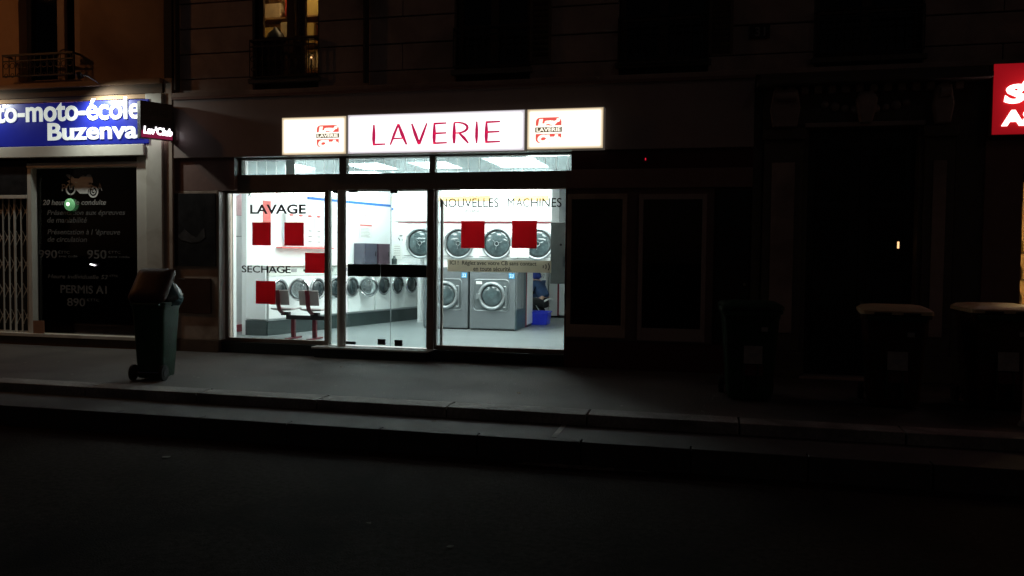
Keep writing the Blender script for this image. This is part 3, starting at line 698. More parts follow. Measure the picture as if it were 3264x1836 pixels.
bx('indicator', m_e_red, led, -0.857, -0.845, -0.041, -0.036, 2.965, 2.995)

# sign boxes
def signbox(x0, x1, z0, z1, m, lab):
    t = thing('light_box_sign', lab, 'sign', ((x0+x1)/2, -0.05, z0), 'illuminated sign boxes over the laundromat')
    bx('case', m_case, t, x0, x1, -0.2, -0.052, z0, z1, bevel=0.005)
    a = bx('face', m, t, x0+0.012, x1-0.012, -0.212, -0.2005, z0+0.012, z1-0.012, bevel=0.004)
    return t
s1 = signbox(-6.375, -5.295, 3.105, 3.69, m_e_signS, 'left cream lit sign box with a small red logo')
s2 = signbox(-5.285, -2.545, 3.105, 3.7, m_e_signM, 'long white lit sign box reading LAVERIE in crimson')
s3 = signbox(-2.525, -1.42, 3.115, 3.7, m_e_signS, 'right cream lit sign box with a small red logo')
yA, yB = -0.222, -0.213
def L(name_pts):
    mb = MB()
    for pts_, ws in name_pts: stroke(pts_, ws, yA, yB, mb)
    mb.build('letter', m_e_letter, s2)
def arc(cx, cz, rx, rz, a0, a1, n=10): return [(cx + rx*cos(radians(a0 + (a1-a0)*i/n)), cz + rz*sin(radians(a0 + (a1-a0)*i/n))) for i in range(n+1)]
H = 0.305; Bz = 3.232
def vs_(x, b=Bz, h=H, w=0.052): return ([(x, b), (x-0.002, b+h*.3), (x, b+h*.6), (x, b+h)], [w*.62, w, w*.95, w*.45])
def hs(x0, x1, z_, w=0.03): return ([(x0, z_), ((x0+x1)/2, z_+0.002), (x1, z_+0.004)], [w, w*.9, w*.75])
L([vs_(-4.852), hs(-4.865, -4.67, Bz+0.01)])
L([([(-4.59, Bz), (-4.53, Bz+H*.5), (-4.465, Bz+H)], [.022, .04, .028]), ([(-4.465, Bz+H), (-4.405, Bz+H*.5), (-4.335, Bz)], [.03, .056, .026]), hs(-4.54, -4.38, Bz+H*.3, .024)])
L([([(-4.255, Bz+H), (-4.2, Bz+H*.5), (-4.14, Bz)], [.024, .052, .04]), ([(-4.14, Bz), (-4.08, Bz+H*.5), (-4.02, Bz+H)], [.04, .04, .022])])
L([vs_(-3.905), hs(-3.92, -3.71, Bz+0.01), hs(-3.91, -3.72, Bz+H*.5), hs(-3.91, -3.72, Bz+H-.01)])
L([vs_(-3.6), (arc(-3.56, Bz+H*.74, .16, H*.25, 90, -90, 10), [.022, .024, .028, .034, .038, .04, .038, .034, .028, .024, .022]), hs(-3.6, -3.53, Bz+H*.985, .022), hs(-3.6, -3.53, Bz+H*.49, .022), ([(-3.52, Bz+H*.48), (-3.45, Bz+H*.25), (-3.385, Bz)], [.03, .046, .024])])
L([([(-3.26, Bz-0.005), (-3.262, Bz+H*.3), (-3.26, Bz+H*.65), (-3.26, Bz+H+0.005)], [.02, .046, .044, .02])])
L([vs_(-3.115), hs(-3.13, -2.91, Bz+0.01), hs(-3.12, -2.92, Bz+H*.5), hs(-3.12, -2.91, Bz+H-.01)])
def logo(t, x0, x1, z0, z1):
    w = x1-x0; h = z1-z0
    q = MB()
    # rounded red tile: upper field and lower field either side of the black band
    def tile(za, zb, top):
        r = w*0.16
        if top: P = [(x0, za), (x1, za)] + [(x1-r+r*cos(a), zb-r+r*sin(a)) for a in (0, .5, 1.07, 1.57)] + [(x0+r+r*cos(a), zb-r+r*sin(a)) for a in (1.57, 2.1, 2.6, 3.14)]
        else: P = [(x0+r+r*cos(a), za+r+r*sin(a)) for a in (3.14, 3.6, 4.2, 4.71)] + [(x1-r+r*cos(a), za+r+r*sin(a)) for a in (4.71, 5.2, 5.8, 6.28)] + [(x1, zb), (x0, zb)]
        return MB().prism(P, yB-0.006, yB+0.0005)
    tile(z0+h*.68, z1, True).build('logo_tile', m_e_logored, t)
    tile(z0, z0+h*.36, False).build('logo_tile', m_e_logored, t)
    MB().box(x0-w*.02, x1+w*.02, yB-0.006, yB, z0+h*.42, z0+h*.62).build('logo_band', m_e_logoblk, t)
    text('LAVERIE', x0+w*.04, x1-w*.03, z0+h*.45, z0+h*.595, yB-0.012, m_e_logowht, t, bold=0.015, depth=0.005)
    text("Lav'", x0+w*.1, x1-w*.04, z0+h*.68, z1-h*.05, yB-0.014, m_e_logowht, t, bold=0.09, shear=0.1, depth=0.006)
    text("Club", x0+w*.08, x1-w*.0, z0-h*.02, z0+h*.33, yB-0.014, m_e_logowht, t, bold=0.09, shear=0.1, depth=0.006)
logo(s1, -5.78, -5.42, 3.22, 3.55)
logo(s3, -2.39, -2.02, 3.21, 3.57)

# blade sign on the corner
BD = Vector((0.485, 0.875)); BD.normalize(); BP = Vector((-8.375, -0.07))
def bladept(s_, n_, z_):     # s_ metres out from the wall, n_ sideways
    p = BP - BD*s_; q = Vector((BD.y, -BD.x)); return (p.x + q.x*n_, p.y + q.y*n_, z_)
bs = thing('blade_sign', 'small projecting sign on the corner, dark above with glowing white script below', 'sign', (BP.x, BP.y, 3.45))
def bladebox(name, m, s0, s1_, n0, n1, z0, z1, **k):
    mb = MB(); P = [bladept(s_, n_, z_) for z_ in (z0, z1) for (s_, n_) in ((s0, n0), (s1_, n0), (s1_, n1), (s0, n1))]
    mb.add(P, [(0,3,2,1),(4,5,6,7),(0,1,5,4),(1,2,6,5),(2,3,7,6),(3,0,4,7)]); return mb.build(name, m, bs, **k)
bladebox('bracket', m_iron, 0.0, 0.04, -0.02, 0.02, 3.5, 3.85)
bladebox('case', m_black, 0.03, 0.54, -0.06, 0.06, 3.385, 3.96, bevel=0.008)
def bladetext(body, s0, s1_, z0, z1, side, m, bold, shear=0):
    vv, ff = glyphs(body, bold, shear, 1.0)
    ax = min(v[0] for v in vv); bx_ = max(v[0] for v in vv); ay = min(v[1] for v in vv); by = max(v[1] for v in vv)
    mb = MB(); P = []
    for v in vv:
        t = (v[0]-ax)/(bx_-ax); s_ = s0 + (s1_-s0)*(t if side > 0 else 1-t)
        P.append(bladept(s_, side*(0.073 if v[2] > 0 else 0.068), z0 + (v[1]-ay)/(by-ay)*(z1-z0)))
    mb.add(P, ff).build('lettering', m, bs, fixn=False)
for side in (1, -1):
    bladebox('lit_face', m_e_crim, 0.04, 0.53, side*0.061, side*0.067, 3.395, 3.5)
    bladebox('dark_face', m_blackboard, 0.04, 0.53, side*0.061, side*0.067, 3.67, 3.95)
m_bladetxt = mat('unlit green letter', (0.035, 0.05, 0.035), 0.4)
bladetext('LAVERIE', 0.5, 0.06, 3.74, 3.86, 1, m_bladetxt, 0.01); bladetext("Lav'Club", 0.5, 0.04, 3.45, 3.575, 1, m_e_glow, 0.05, 0.1)
bladetext("Lav'Club", 0.5, 0.05, 3.45, 3.58, -1, m_e_glow, 0.04, 0.1)

# ================================================================== LAUNDROMAT INTERIOR
FZ = 0.14
struct('shop_floor', MB().box(-8.6, -1.7, 0.26, 8.4, -0.2, FZ), m_floor)
struct('ceiling', MB().box(-8.6, -1.7, 0.3, 8.4, 3.3, 3.4), m_ceil)
struct('side_wall', MB().box(-8.6, -8.45, 0.3, 8.4, FZ, 3.3), m_wallgrey)
struct('side_wall', MB().box(-1.85, -1.7, 0.3, 8.4, FZ, 3.3), m_wallgrey)
struct('front_wall_return', MB().box(-8.45, -7.6, 0.41, 0.5, FZ, 3.3), m_wallgrey)
struct('skirting', MB().box(-8.449, -8.43, 0.5, 2.4, FZ, 0.27), m_red)
dv = Vector((0.262, 0.965)).normalized(); nv = Vector((dv.y, -dv.x))
A0 = Vector((-7.57, 1.4)); P0 = Vector((-7.97, 1.42)); RZ = atan2(nv.y, nv.x)
def loc(base, t, n, z): p = base + dv*t + nv*n; return (p.x, p.y, z)
def slab(base, t0, t1, n0, n1, z0, z1):
    P = [loc(base, t, n, z_) for z_ in (z0, z1) for (t, n) in ((t0, n0), (t1, n0), (t1, n1), (t0, n1))]
    return MB().add(P, [(0,3,2,1),(4,5,6,7),(0,1,5,4),(1,2,6,5),(2,3,7,6),(3,0,4,7)])
part = struct('partition_wall', slab(P0, 0.0, 4.22, -0.12, 0.0, FZ, 3.29), m_wallin)
slab(P0, 1.55, 4.2, 0.001, 0.008, 2.66, 2.71).build('blue_stripe', m_blue, part)
bw = struct('back_wall', MB().box(-6.86, -5.3, 5.5, 5.62, 1.38, 3.29).box(-6.86, -5.3, 6.05, 6.15, FZ, 1.38).box(-5.42, -5.3, 5.62, 7.6, FZ, 3.29).box(-5.3, -1.86, 7.6, 7.7, FZ, 3.29), m_wallgrey)
bx('blue_stripe', m_blue, bw, -6.855, -5.3, 5.492, 5.499, 2.59, 2.64)
# row of nine washing machines in a raised tiled plinth
pl = thing('machine_plinth', 'long dark green tiled plinth with pale ledge under the row of white washers', 'plinth', (-7.2, 2.8, FZ))
slab(A0, -0.0, 4.72, -0.36, 0.03, FZ, 0.4).build('tiled_base', m_plinth, pl, bevel=0.004)
slab(A0, -0.0, 4.72, -0.36, 0.05, 0.401, 0.43).build('ledge', m_steelring, pl)
ec = thing('end_panel', 'plain white end panel closing the near end of the washer row', 'panel', (-7.77, 1.42, 0.43))
MB().box(-7.965, -7.575, 1.385, 1.41, 0.43, 1.36).build('panel', m_wallgrey, ec, bevel=0.004)
MB().box(-7.97, -7.56, 1.375, 1.384, FZ, 0.41).build('kick_board', m_plinth, ec)
ctop = thing('counter_top', 'thin pale counter running along the top of the washer row', 'counter', (-7.3, 2.8, 1.36))
slab(A0, -0.03, 4.72, -0.36, 0.03, 1.361, 1.385).build('board', m_creamp, ctop, bevel=0.004)
slab(A0, -0.03, 4.72, 0.031, 0.038, 1.363, 1.378).build('edge_strip', m_brown, ctop)
def door_ring(parent, c, axis, R_, name='door'):
    d = MB().torus(c, axis, R_, 0.022, n=32, k=8).build(name, m_chrome, parent, smooth=True)
    MB().torus(c, axis, R_-0.028, 0.014, n=28, k=6).build('gasket', m_black, d, smooth=True)
    MB().dome(Vector(c) - Vector(axis)*0.006, axis, R_-0.03, 0.045).build('porthole', m_porthole, d, smooth=True)
    return d
def washer(open_=False):
    t = thing('washing_machine', '', 'washing machine', (0, 0, 0), 'white washers in the left row')
    MB().box(-0.35, 0.0, -0.25, 0.25, 0.0, 0.762).build('body', m_white_mach, t, bevel=0.01)
    p = MB().box(-0.35, 0.006, -0.25, 0.25, 0.766, 0.928).build('control_panel', m_creamp, t, bevel=0.006)
    MB().cyl((0.006, 0.14, 0.86), (0.018, 0.14, 0.86), 0.022, n=14).build('dial', m_black, p)
    MB().box(0.006, 0.012, -0.2, -0.06, 0.83, 0.89).build('display', m_grey, p)
    if not open_:
        door_ring(t, (0.016, 0, 0.51), (1, 0, 0), 0.185)
        MB().box(0.03, 0.06, 0.15, 0.18, 0.47, 0.55).build('handle', m_chrome, t, bevel=0.005)
    else:
        MB().cyl((0.002, 0, 0.51), (0.006, 0, 0.51), 0.185, n=28).build('drum_opening', m_porthole, t)
        MB().torus((0.006, 0, 0.51), (1, 0, 0), 0.19, 0.016, n=28, k=6).build('gasket', m_steelring, t, smooth=True)
        ax = Vector((0.3, -0.95, 0)).normalized()
        d = MB().torus((0.2, -0.2, 0.51), ax, 0.185, 0.024, n=32, k=8).build('door', m_chrome, t, smooth=True)
        MB().torus((0.2, -0.2, 0.51), ax, 0.15, 0.012, n=28, k=6).build('gasket', m_steelring, d, smooth=True)
        MB().dome((0.2, -0.2, 0.51), ax, 0.15, 0.05).build('porthole', m_frost, d, smooth=True)
        MB().box(0.0, 0.05, -0.215, -0.19, 0.45, 0.57).build('hinge', m_chrome, d)
    return t
names = ['nearest the street in the left row', 'second from the street, its round door open', 'third from the street in the left row', 'fourth from the street, just left of the door post',
         'fifth in the left row, seen through the glass door', 'sixth in the left row, its round door wide open', 'seventh in the left row, right of the open one', 'eighth in the left row, second last',
         'last of the left row, beside the round column']
ts = [0.31, 0.81, 1.31, 1.82, 2.32, 2.82, 3.36, 3.86, 4.36]
protoA, protoB = washer(), washer(True)
usedA = usedB = False
for i, t_ in enumerate(ts):
    if i in (1, 5):
        o = protoB if not usedB else copy_tree(protoB); usedB = True
    else:
        o = protoA if not usedA else copy_tree(protoA); usedA = True
    o.location = loc(A0, t_, 0.0, 0.431); o.rotation_euler = (0, 0, RZ)
    o['label'] = 'white washing machine ' + names[i]
# things on the partition wall
vd = thing('detergent_dispenser', 'white wall dispenser with narrow columns and red arches above the washers', 'vending machine', loc(P0, 1.5, 0.05, 1.7))
slab(P0, 0.88, 2.15, 0.002, 0.09, 1.73, 2.37).build('cabinet', m_wallin, vd, bevel=0.004)
slab(P0, 0.72, 2.15, 0.002, 0.16, 1.7, 1.725).build('tray', m_paperred, vd)
for i in range(5):
    ta = 0.9 + i*0.25
    c = slab(P0, ta, ta+0.235, 0.091, 0.1, 1.75, 2.3).build('column', m_white_mach, vd, bevel=0.002)
    MB().dome(loc(P0, ta+0.118, 0.098, 2.33), (nv.x, nv.y, 0), 0.06, 0.01, n=16).xf(lambda v: Vector((v.x, v.y, 2.33+(v.z-2.33)*0.35))).build('red_arch', m_paperred, c)
    for zz in (1.82, 1.92, 2.03): slab(P0, ta+0.07, ta+0.165, 0.1005, 0.103, zz, zz+0.025).build('pictogram', m_dimletter, c)
rp = slab(P0, 0.39, 0.58, 0.002, 0.008, 1.95, 2.56).build('price_poster', m_paperred, None); tag(rp, 'tall narrow red price poster on the wall left of the dispenser', 'poster')
slp = MB().box(-8.449, -8.444, 1.75, 2.2, 1.98, 2.6).xf(lambda v: Vector((v.x, v.y, v.z + (v.y-1.75)*0.4))).build('wall_poster', m_pink, None); tag(slp, 'pink slanted poster on the left side wall beyond the grey box', 'poster')
ct_ = thing('wall_lettering', 'small grey word AIR painted near the top of the left side wall', 'lettering', (-8.44, 1.9, 2.6))
MBa = glyphs('AIR', 0.02); vv, ff = MBa
ax = min(v[0] for v in vv); bx_ = max(v[0] for v in vv)
MB().add([loc(P0, 0.04 + (v[0]-ax)/(bx_-ax)*0.17, 0.004 if v[2] > 0 else 0.001, 2.62 + v[1]*0.13) for v in vv], ff).build('letters', m_greyink, ct_, fixn=False)
nb = thing('wall_notice', 'white notice with a red heading line on the white wall behind the door', 'notice', loc(P0, 3.3, 0.01, 2.0))
slab(P0, 3.12, 3.56, 0.001, 0.006, 1.95, 2.55).build('sheet', m_paper, nb); slab(P0, 3.14, 3.54, 0.0065, 0.009, 2.2, 2.235).build('heading', m_paperred, nb)
slab(P0, 3.3, 3.36, 0.0065, 0.009, 2.4, 2.5).build('pictogram', m_pink, nb)
for q in range(7): slab(P0, 3.17, 3.5-random.uniform(0, .08), 0.0065, 0.008, 2.15-q*0.03, 2.158-q*0.03).build('text_line', m_dimletter, nb)
nb = thing('wall_notice', 'small printed notice taped to the wall at the far left corner', 'notice', (-6.7, 5.49, 1.6))
bx('sheet', m_paper, nb, -6.8, -6.6, 5.49, 5.497, 1.5, 1.85)
for q in range(5): bx('text_line', m_dimletter, nb, -6.78, -6.64, 5.486, 5.489, 1.78-q*.05, 1.79-q*.05)
rc = thing('wall_pictogram', 'dark triangular arrow pictogram on the pale back wall', 'pictogram', (-6.55, 5.49, 1.9))
for a in (90, 210, 330):
    c_ = (-6.62+0.05*cos(radians(a)), 1.97+0.05*sin(radians(a)))
    MB().rbox((c_[0], 5.494, c_[1]), (0.07, 0.006, 0.02), ry=radians(-(a+90))).build('arrow', m_greyink, rc)
for k_, (t0, t1, mm) in enumerate(((2.93, 3.35, m_locker), (3.37, 3.8, m_locker2))):
    lk = thing('parcel_locker', ['left slate blue cabinet standing on the washer counter', 'right plum coloured cabinet standing on the washer counter'][k_], 'cabinet', loc(P0, t0, 0.15, 1.39))
    slab(P0, t0, t1, 0.02, 0.3, 1.386, 1.83).build('carcass', mm, lk, bevel=0.008)
    slab(P0, t0+0.02, t1-0.02, 0.301, 0.31, 1.41, 1.81).build('front', mm, lk, bevel=0.003)
    slab(P0, t1-0.07, t1-0.05, 0.311, 0.325, 1.56, 1.66).build('handle', m_black, lk)
for (t_, lab, w_) in ((3.95, 'small dark green box on the counter right of the cabinets', 0.06), (4.5, 'dark bottle standing at the far end of the counter', 0.035)):
    q = MB()
    q.loft([[(loc(A0, t_, -0.15, 0)[0]+cos(a*pi/6)*r_, loc(A0, t_, -0.15, 0)[1]+sin(a*pi/6)*r_, z_) for a in range(12)] for z_, r_ in ((1.386, w_), (1.5, w_), (1.53, w_*.5), (1.57, w_*.45))])
    tag(q.build('detergent_bottle', m_plinth, None, smooth=True), lab, 'bottle')
# wall box near the window
wb = thing('wall_box', 'grey metal box fixed to the left side wall just inside the window', 'box', (-8.33, 1.6, 1.9))
bx('case', m_cabinet, wb, -8.449, -8.2, 1.44, 1.8, 1.9, 2.28, bevel=0.006); bx('front', m_wallgrey, wb, -8.199, -8.192, 1.45, 1.79, 1.91, 2.27)
# column
cn = thing('round_column', 'slim white round column at the back of the laundromat', 'column', (-6.0, 5.1, FZ))
MB().cyl((-6.0, 5.1, FZ), (-6.0, 5.1, 3.29), 0.078, n=24).build('shaft', m_wallin, cn, smooth=True)
MB().cyl((-6.0, 5.1, FZ+0.001), (-6.0, 5.1, FZ+0.06), 0.09, n=24).build('base_ring', m_wallgrey, cn, smooth=True)
# beam seat
be = thing('beam_seat', 'bench of two pale shell seats on a dark beam behind the left window', 'bench', (-6.65, 1.1, FZ))
bx('beam', m_black, be, -7.0, -6.28, 1.06, 1.14, 0.475, 0.545, bevel=0.006)
for x_ in (-6.88, -6.48):
    bx('leg', m_seatred, be, x_-0.035, x_+0.035, 1.07, 1.13, FZ, 0.474, bevel=0.006)
    bx('foot', m_seatred, be, x_-0.04, x_+0.04, 0.86, 1.34, FZ+0.001, FZ+0.03, bevel=0.006)
for x_ in (-7.04, -6.49):
    # curved shell: profile in the y-z plane
    prof = [(1.34, .625), (1.3, .64), (1.2, .632), (1.08, .62), (0.98, .625), (0.93, .66), (0.9, .73), (0.885, .82), (0.87, .9), (0.855, .975)]
    def shell(p0, p1, w_, th=0.012, bow=0.02):
        mb = MB(); n = 8; rings = []
        for (y_, z_) in prof[p0:p1]:
            rings.append([(x_ - w_/2 + w_*i/n, y_ + (bow*((i/n-.5)*2)**2 if y_ < .95 else 0), z_ + (bow*((i/n-.5)*2)**2 if y_ >= .95 else 0)) for i in range(n+1)])
        P = [p for r in rings for p in r]; P2 = [(p[0], p[1]+th*.6, p[2]+th) for p in P]; m_ = len(P); F = []
        for a in range(len(rings)-1):
            for i in range(n):
                q = (a*(n+1)+i, a*(n+1)+i+1, (a+1)*(n+1)+i+1, (a+1)*(n+1)+i); F.append(q); F.append(tuple(m_+j for j in q[::-1]))
        k1 = [a*(n+1) for a in range(len(rings))]; k2 = [a*(n+1)+n for a in range(len(rings))]
        for kk in (k1, k2):
            for a in range(len(kk)-1): F.append((kk[a], kk[a+1], m_+kk[a+1], m_+kk[a]))
        for r0 in (0, (len(rings)-1)*(n+1)):
            for i in range(n): F.append((r0+i, r0+i+1, m_+r0+i+1, m_+r0+i))
        return mb.add(P + P2, F)
    shell(0, 6, 0.38).build('seat', m_shell, be, smooth=True)
    shell(6, 10, 0.36).build('backrest', m_shell, be, smooth=True)
    sp = MB(); pr = [(0.835, .98), (0.85, .9), (0.865, .8), (0.88, .72), (0.92, .64), (1.0, .59), (1.08, .56)]
    for a, b in zip(pr, pr[1:]): 
        cy, cz = (a[0]+b[0])/2, (a[1]+b[1])/2; ln = hypot(a[0]-b[0], a[1]-b[1]); sp.rbox((x_, cy, cz), (0.07, 0.02, ln+0.012), rx=atan2(-(a[0]-b[0]), a[1]-b[1]))
    sp.build('spine', m_seatred, be)
    MB().box(x_-0.04, x_+0.1, 1.03, 1.12, 0.546, 0.6).build('seat_bracket', m_black, be)
# island: wall of dryers over grey washers
IY = 3.73
dw = thing('dryer_cabinet', 'white wall of stacked dryer fronts behind the right window', 'dryer cabinet', (-4.5, IY, 1.36))
bx('top_box', m_wallin, dw, -6.1, -2.88, IY, IY+0.8, 2.26, 3.29)
bx('lower_box', m_wallin, dw, -5.46, -2.88, IY+0.03, IY+0.8, 1.36, 1.54, bevel=0.004)
bx('trim_line', m_red, dw, -6.0, -3.68, IY-0.012, IY-0.001, 2.235, 2.25); bx('trim_line', m_red, dw, -3.2, -2.9, IY-0.012, IY-0.001, 2.235, 2.25)
for a, b in ((-6.09, -4.83), (-4.82, -4.13), (-4.12, -2.89)): bx('header_panel', m_white_mach, dw, a, b, IY-0.012, IY-0.001, 2.27, 3.28, bevel=0.003)
for a, b in ((-5.15, -4.1), (-3.62, -2.95)): bx('orange_stripe', m_orange, dw, a, b, IY-0.018, IY-0.013, 2.66, 2.76)
text('SECHAGE', -4.62, -4.3, 2.45, 2.5, IY-0.02, m_dimletter, dw, bold=0.01)
text('SECHAGE', -4.05, -3.65, 2.77, 2.83, IY-0.02, m_dimletter, dw, bold=0.02)
dl = ['leftmost dryer front, seen through the glass door', 'dryer front behind the left red sticker', 'dryer front between the two red stickers', 'rightmost dryer front, beside the grey cabinet']
dprotos = None
def dryer():
    t = thing('tumble_dryer', '', 'dryer', (0, 0, 0), 'stacked dryers behind the right window')
    MB().box(-0.39, 0.39, 0.0, 0.7, 0.0, 0.68).build('body', m_white_mach, t, bevel=0.012)
    MB().box(-0.36, 0.3, -0.006, -0.001, 0.03, 0.045).build('trim', m_steelring, t)
    d = MB().torus((0, -0.02, 0.29), (0, -1, 0), 0.285, 0.026, n=40, k=8).build('door', m_steelring, t, smooth=True)
    MB().torus((0, -0.012, 0.29), (0, -1, 0), 0.255, 0.018, n=40, k=6).build('gasket', m_black, d, smooth=True)
    MB().dome((0, -0.004, 0.29), (0, -1, 0), 0.255, 0.05, n=36).build('porthole', m_drum, d, smooth=True)
    MB().box(-0.28, -0.24, -0.06, -0.03, 0.15, 0.44).build('handle', m_steelring, d, bevel=0.006)
    hub = MB()
    hub.torus((0, -0.062, 0.29), (0, -1, 0), 0.04, 0.006, n=18, k=5)
    for a in (20, 140, 260): hub.cyl((0.04*cos(radians(a)), -0.06, 0.29+0.04*sin(radians(a))), (0.2*cos(radians(a)), -0.028, 0.29+0.2*sin(radians(a))), 0.004, n=5)
    hub.build('drum_spokes', m_steelring, d)
    return t
dp = dryer(); xsd = [-5.52, -4.73, -3.95, -3.14]
for i, x_ in enumerate(xsd):
    o = dp if i == 0 else copy_tree(dp)
    o.location = (x_, IY, 1.545); o['label'] = dl[i]
bx('bracket_beam', m_steelring, dw, -5.95, -2.9, IY+0.1, IY+0.7, 1.541, 1.544)
nt_ = bx('dryer_note', m_paper, None, -3.68, -3.3, IY-0.075, IY-0.07, 1.57, 1.78); tag(nt_, 'blank white sheet stuck low on the rightmost dryer', 'paper')
def grey_washer(num):
    t = thing('front_loader', '', 'washing machine', (0, 0, 0), 'large grey washers behind the right window')
    MB().box(-0.46, 0.46, 0.0, 0.85, 0.03, 1.2).build('body', m_steel, t, bevel=0.014)
    MB().box(-0.44, 0.44, 0.02, 0.8, 0.0, 0.03).build('foot_plinth', m_black, t)
    r = rrect(0, 0, 0, 0.355, 0.305, 0.07, 5)
    rec = MB().add([(p[0]-0.02, -0.006, 0.69+p[1]) for p in r] + [(p[0]*0.985-0.02, 0.01, 0.69+p[1]*0.985) for p in r], [tuple(range(len(r)))] + [(i, (i+1) % len(r), len(r)+(i+1) % len(r), len(r)+i) for i in range(len(r))])
    rc_ = rec.build('front_panel', m_steel2, t)
    rim = MB()
    for i in range(len(r)):
        a = r[i]; b = r[(i+1) % len(r)]; rim.cyl((a[0]-0.02, -0.008, 0.69+a[1]), (b[0]-0.02, -0.008, 0.69+b[1]), 0.007, n=6)
    rim.build('panel_rim', m_steelring, t)
    d = MB().torus((-0.0, -0.045, 0.68), (0, -1, 0), 0.245, 0.034, n=40, k=8).build('door', m_steelring, t, smooth=True)
    MB().torus((-0.0, -0.03, 0.68), (0, -1, 0), 0.21, 0.018, n=40, k=6).build('gasket', m_black, d, smooth=True)
    MB().dome((-0.0, -0.02, 0.68), (0, -1, 0), 0.21, 0.06, n=36).build('porthole', m_drum, d, smooth=True)
    MB().box(-0.31, -0.23, -0.09, -0.03, 0.61, 0.72).build('latch', m_steelring, d, bevel=0.01)
    h = MB().tube([(0.24, -0.05, 0.86), (0.285, -0.05, 0.86), (0.285, -0.05, 0.46), (0.24, -0.05, 0.46)], 0.012)
    h.build('hinge', m_steelring, d)
    MB().box(-0.33, -0.21, -0.012, -0.007, 0.9, 0.96).build('sticker', m_paper, t)
    pl_ = MB().box(0.33, 0.44, -0.01, -0.001, 1.02, 1.12).build('number_plate', m_labelblue, t)
    text(num, 0.345, 0.425, 1.035, 1.105, -0.014, m_whitepaint, pl_, bold=0.02, depth=0.003)
    return t
g = grey_washer('22'); g.location = (-5.0, IY, FZ); g['label'] = 'large grey washing machine numbered 22, left of the other'
g = grey_washer('23'); g.location = (-4.04, IY, FZ); g['label'] = 'large grey washing machine numbered 23, nearest the aisle'
sp_ = thing('end_panel', 'ribbed teal steel side and white panel closing the island of machines', 'panel', (-3.55, 4.5, FZ))
bx('lower_side', m_teal, sp_, -3.579, -3.56, IY+0.03, IY+0.86, FZ+0.02, 0.55)
for i in range(4): bx('rib', m_teal if i == 3 else m_steel, sp_, -3.579, -3.552, IY+0.03+i*0.21, IY+0.22+i*0.21, 0.552, 1.34, bevel=0.004)
bx('purple_edge', m_red, sp_, -3.579, -3.55, IY+0.87, IY+0.92, FZ+0.01, 1.34)
bx('white_panel', m_white_mach, sp_, -4.3, -3.545, IY+0.93, 5.2, FZ+0.05, 1.36, bevel=0.006)
bx('kick_board', m_black, sp_, -4.29, -3.56, IY+0.95, 5.18, FZ, FZ+0.049)
# grey cabinet just inside the right window
gc = thing('payment_terminal', 'tall grey payment cabinet hanging inside the right edge of the right window', 'cabinet', (-2.1, 0.7, 1.2))
bx('case', m_cabinet, gc, -2.29, -1.86, 0.5, 0.9, 1.19, 2.12, bevel=0.008)
MB().cyl((-2.13, 0.5, 1.78), (-2.13, 0.49, 1.78), 0.018, n=12).build('lock', m_black, gc)
bx('screen', m_steel2, gc, -2.1, -1.95, 0.492, 0.499, 1.45, 1.6)
# far back: white fronts with maroon edge, big white machine
fb = thing('far_cabinet', 'white cabinet with maroon edge strip at the far back right', 'cabinet', (-3.2, 7.4, FZ))
bx('front', m_white_mach, fb, -3.62, -3.42, 7.45, 7.59, FZ+0.04, 2.3, bevel=0.004); bx('edge_strip', m_red, fb, -3.418, -3.38, 7.44, 7.59, FZ+0.04, 2.3)
bx('front', m_white_mach, fb, -3.378, -3.0, 7.45, 7.59, FZ+0.07, 2.3, bevel=0.004); bx('foot_plinth', m_black, fb, -3.6, -3.0, 7.47, 7.58, FZ, FZ+0.039)
fm = thing('far_washer', 'big white washer with a rounded front behind the crouching person', 'washing machine', (-3.9, 7.2, FZ))
bx('body', m_white_mach, fm, -4.35, -3.64, 7.1, 7.59, FZ+0.02, 1.35, bevel=0.05)
MB().torus((-4.0, 7.09, 0.8), (0, -1, 0), 0.24, 0.03).build('door', m_chrome, fm, smooth=True); MB().dome((-4.0, 7.1, 0.8), (0, -1, 0), 0.21, 0.05).build('porthole', m_porthole, fm, smooth=True)
text('97', -3.76, -3.66, 1.08, 1.17, 7.094, m_dimletter, fm)
bx('blue_sign', m_blue, bw, -2.75, -2.2, 7.592, 7.599, 2.55, 2.62)

# ceiling light panels and the two strip lights above the windows
plc = [(-7.85, 2.95, 'nearest the left side wall'), (-6.25, 2.95, 'above the bench'), (-4.95, 2.95, 'above the door side of the room'), (-3.35, 2.75, 'above the big grey washers'),
       (-6.9, 4.35, 'at the back above the washer row'), (-5.9, 4.5, 'at the back beside the column'), (-2.6, 1.3, 'nearest the right window'), (-4.3, 1.2, 'just inside the door'), (-6.2, 1.2, 'just inside the left window')]
pp = None
for (x_, y_, lab) in plc:
    if pp is None:
        pp = thing('ceiling_light', '', 'ceiling light', (0, 0, 0), 'square light panels in the ceiling')
        plane_frame(MB(), -0.36, 0.36, -0.5, 0.5, -0.022, 0.0, 0.03).xf(lambda v: Vector((v.x, v.z, v.y))).build('frame', m_whitepaint, pp)
        MB().box(-0.33, 0.33, -0.47, 0.47, -0.014, -0.006).build('diffuser', m_e_panel, pp)
        o = pp
    else: o = copy_tree(pp)
    o.location = (x_, y_, 3.299)
    if x_ == -3.35: o.scale = (1.35, 1.7, 1)
    elif y_ == 2.95: o.scale = (1.1, 1.2, 1)
    o['label'] = 'lit ceiling panel ' + lab
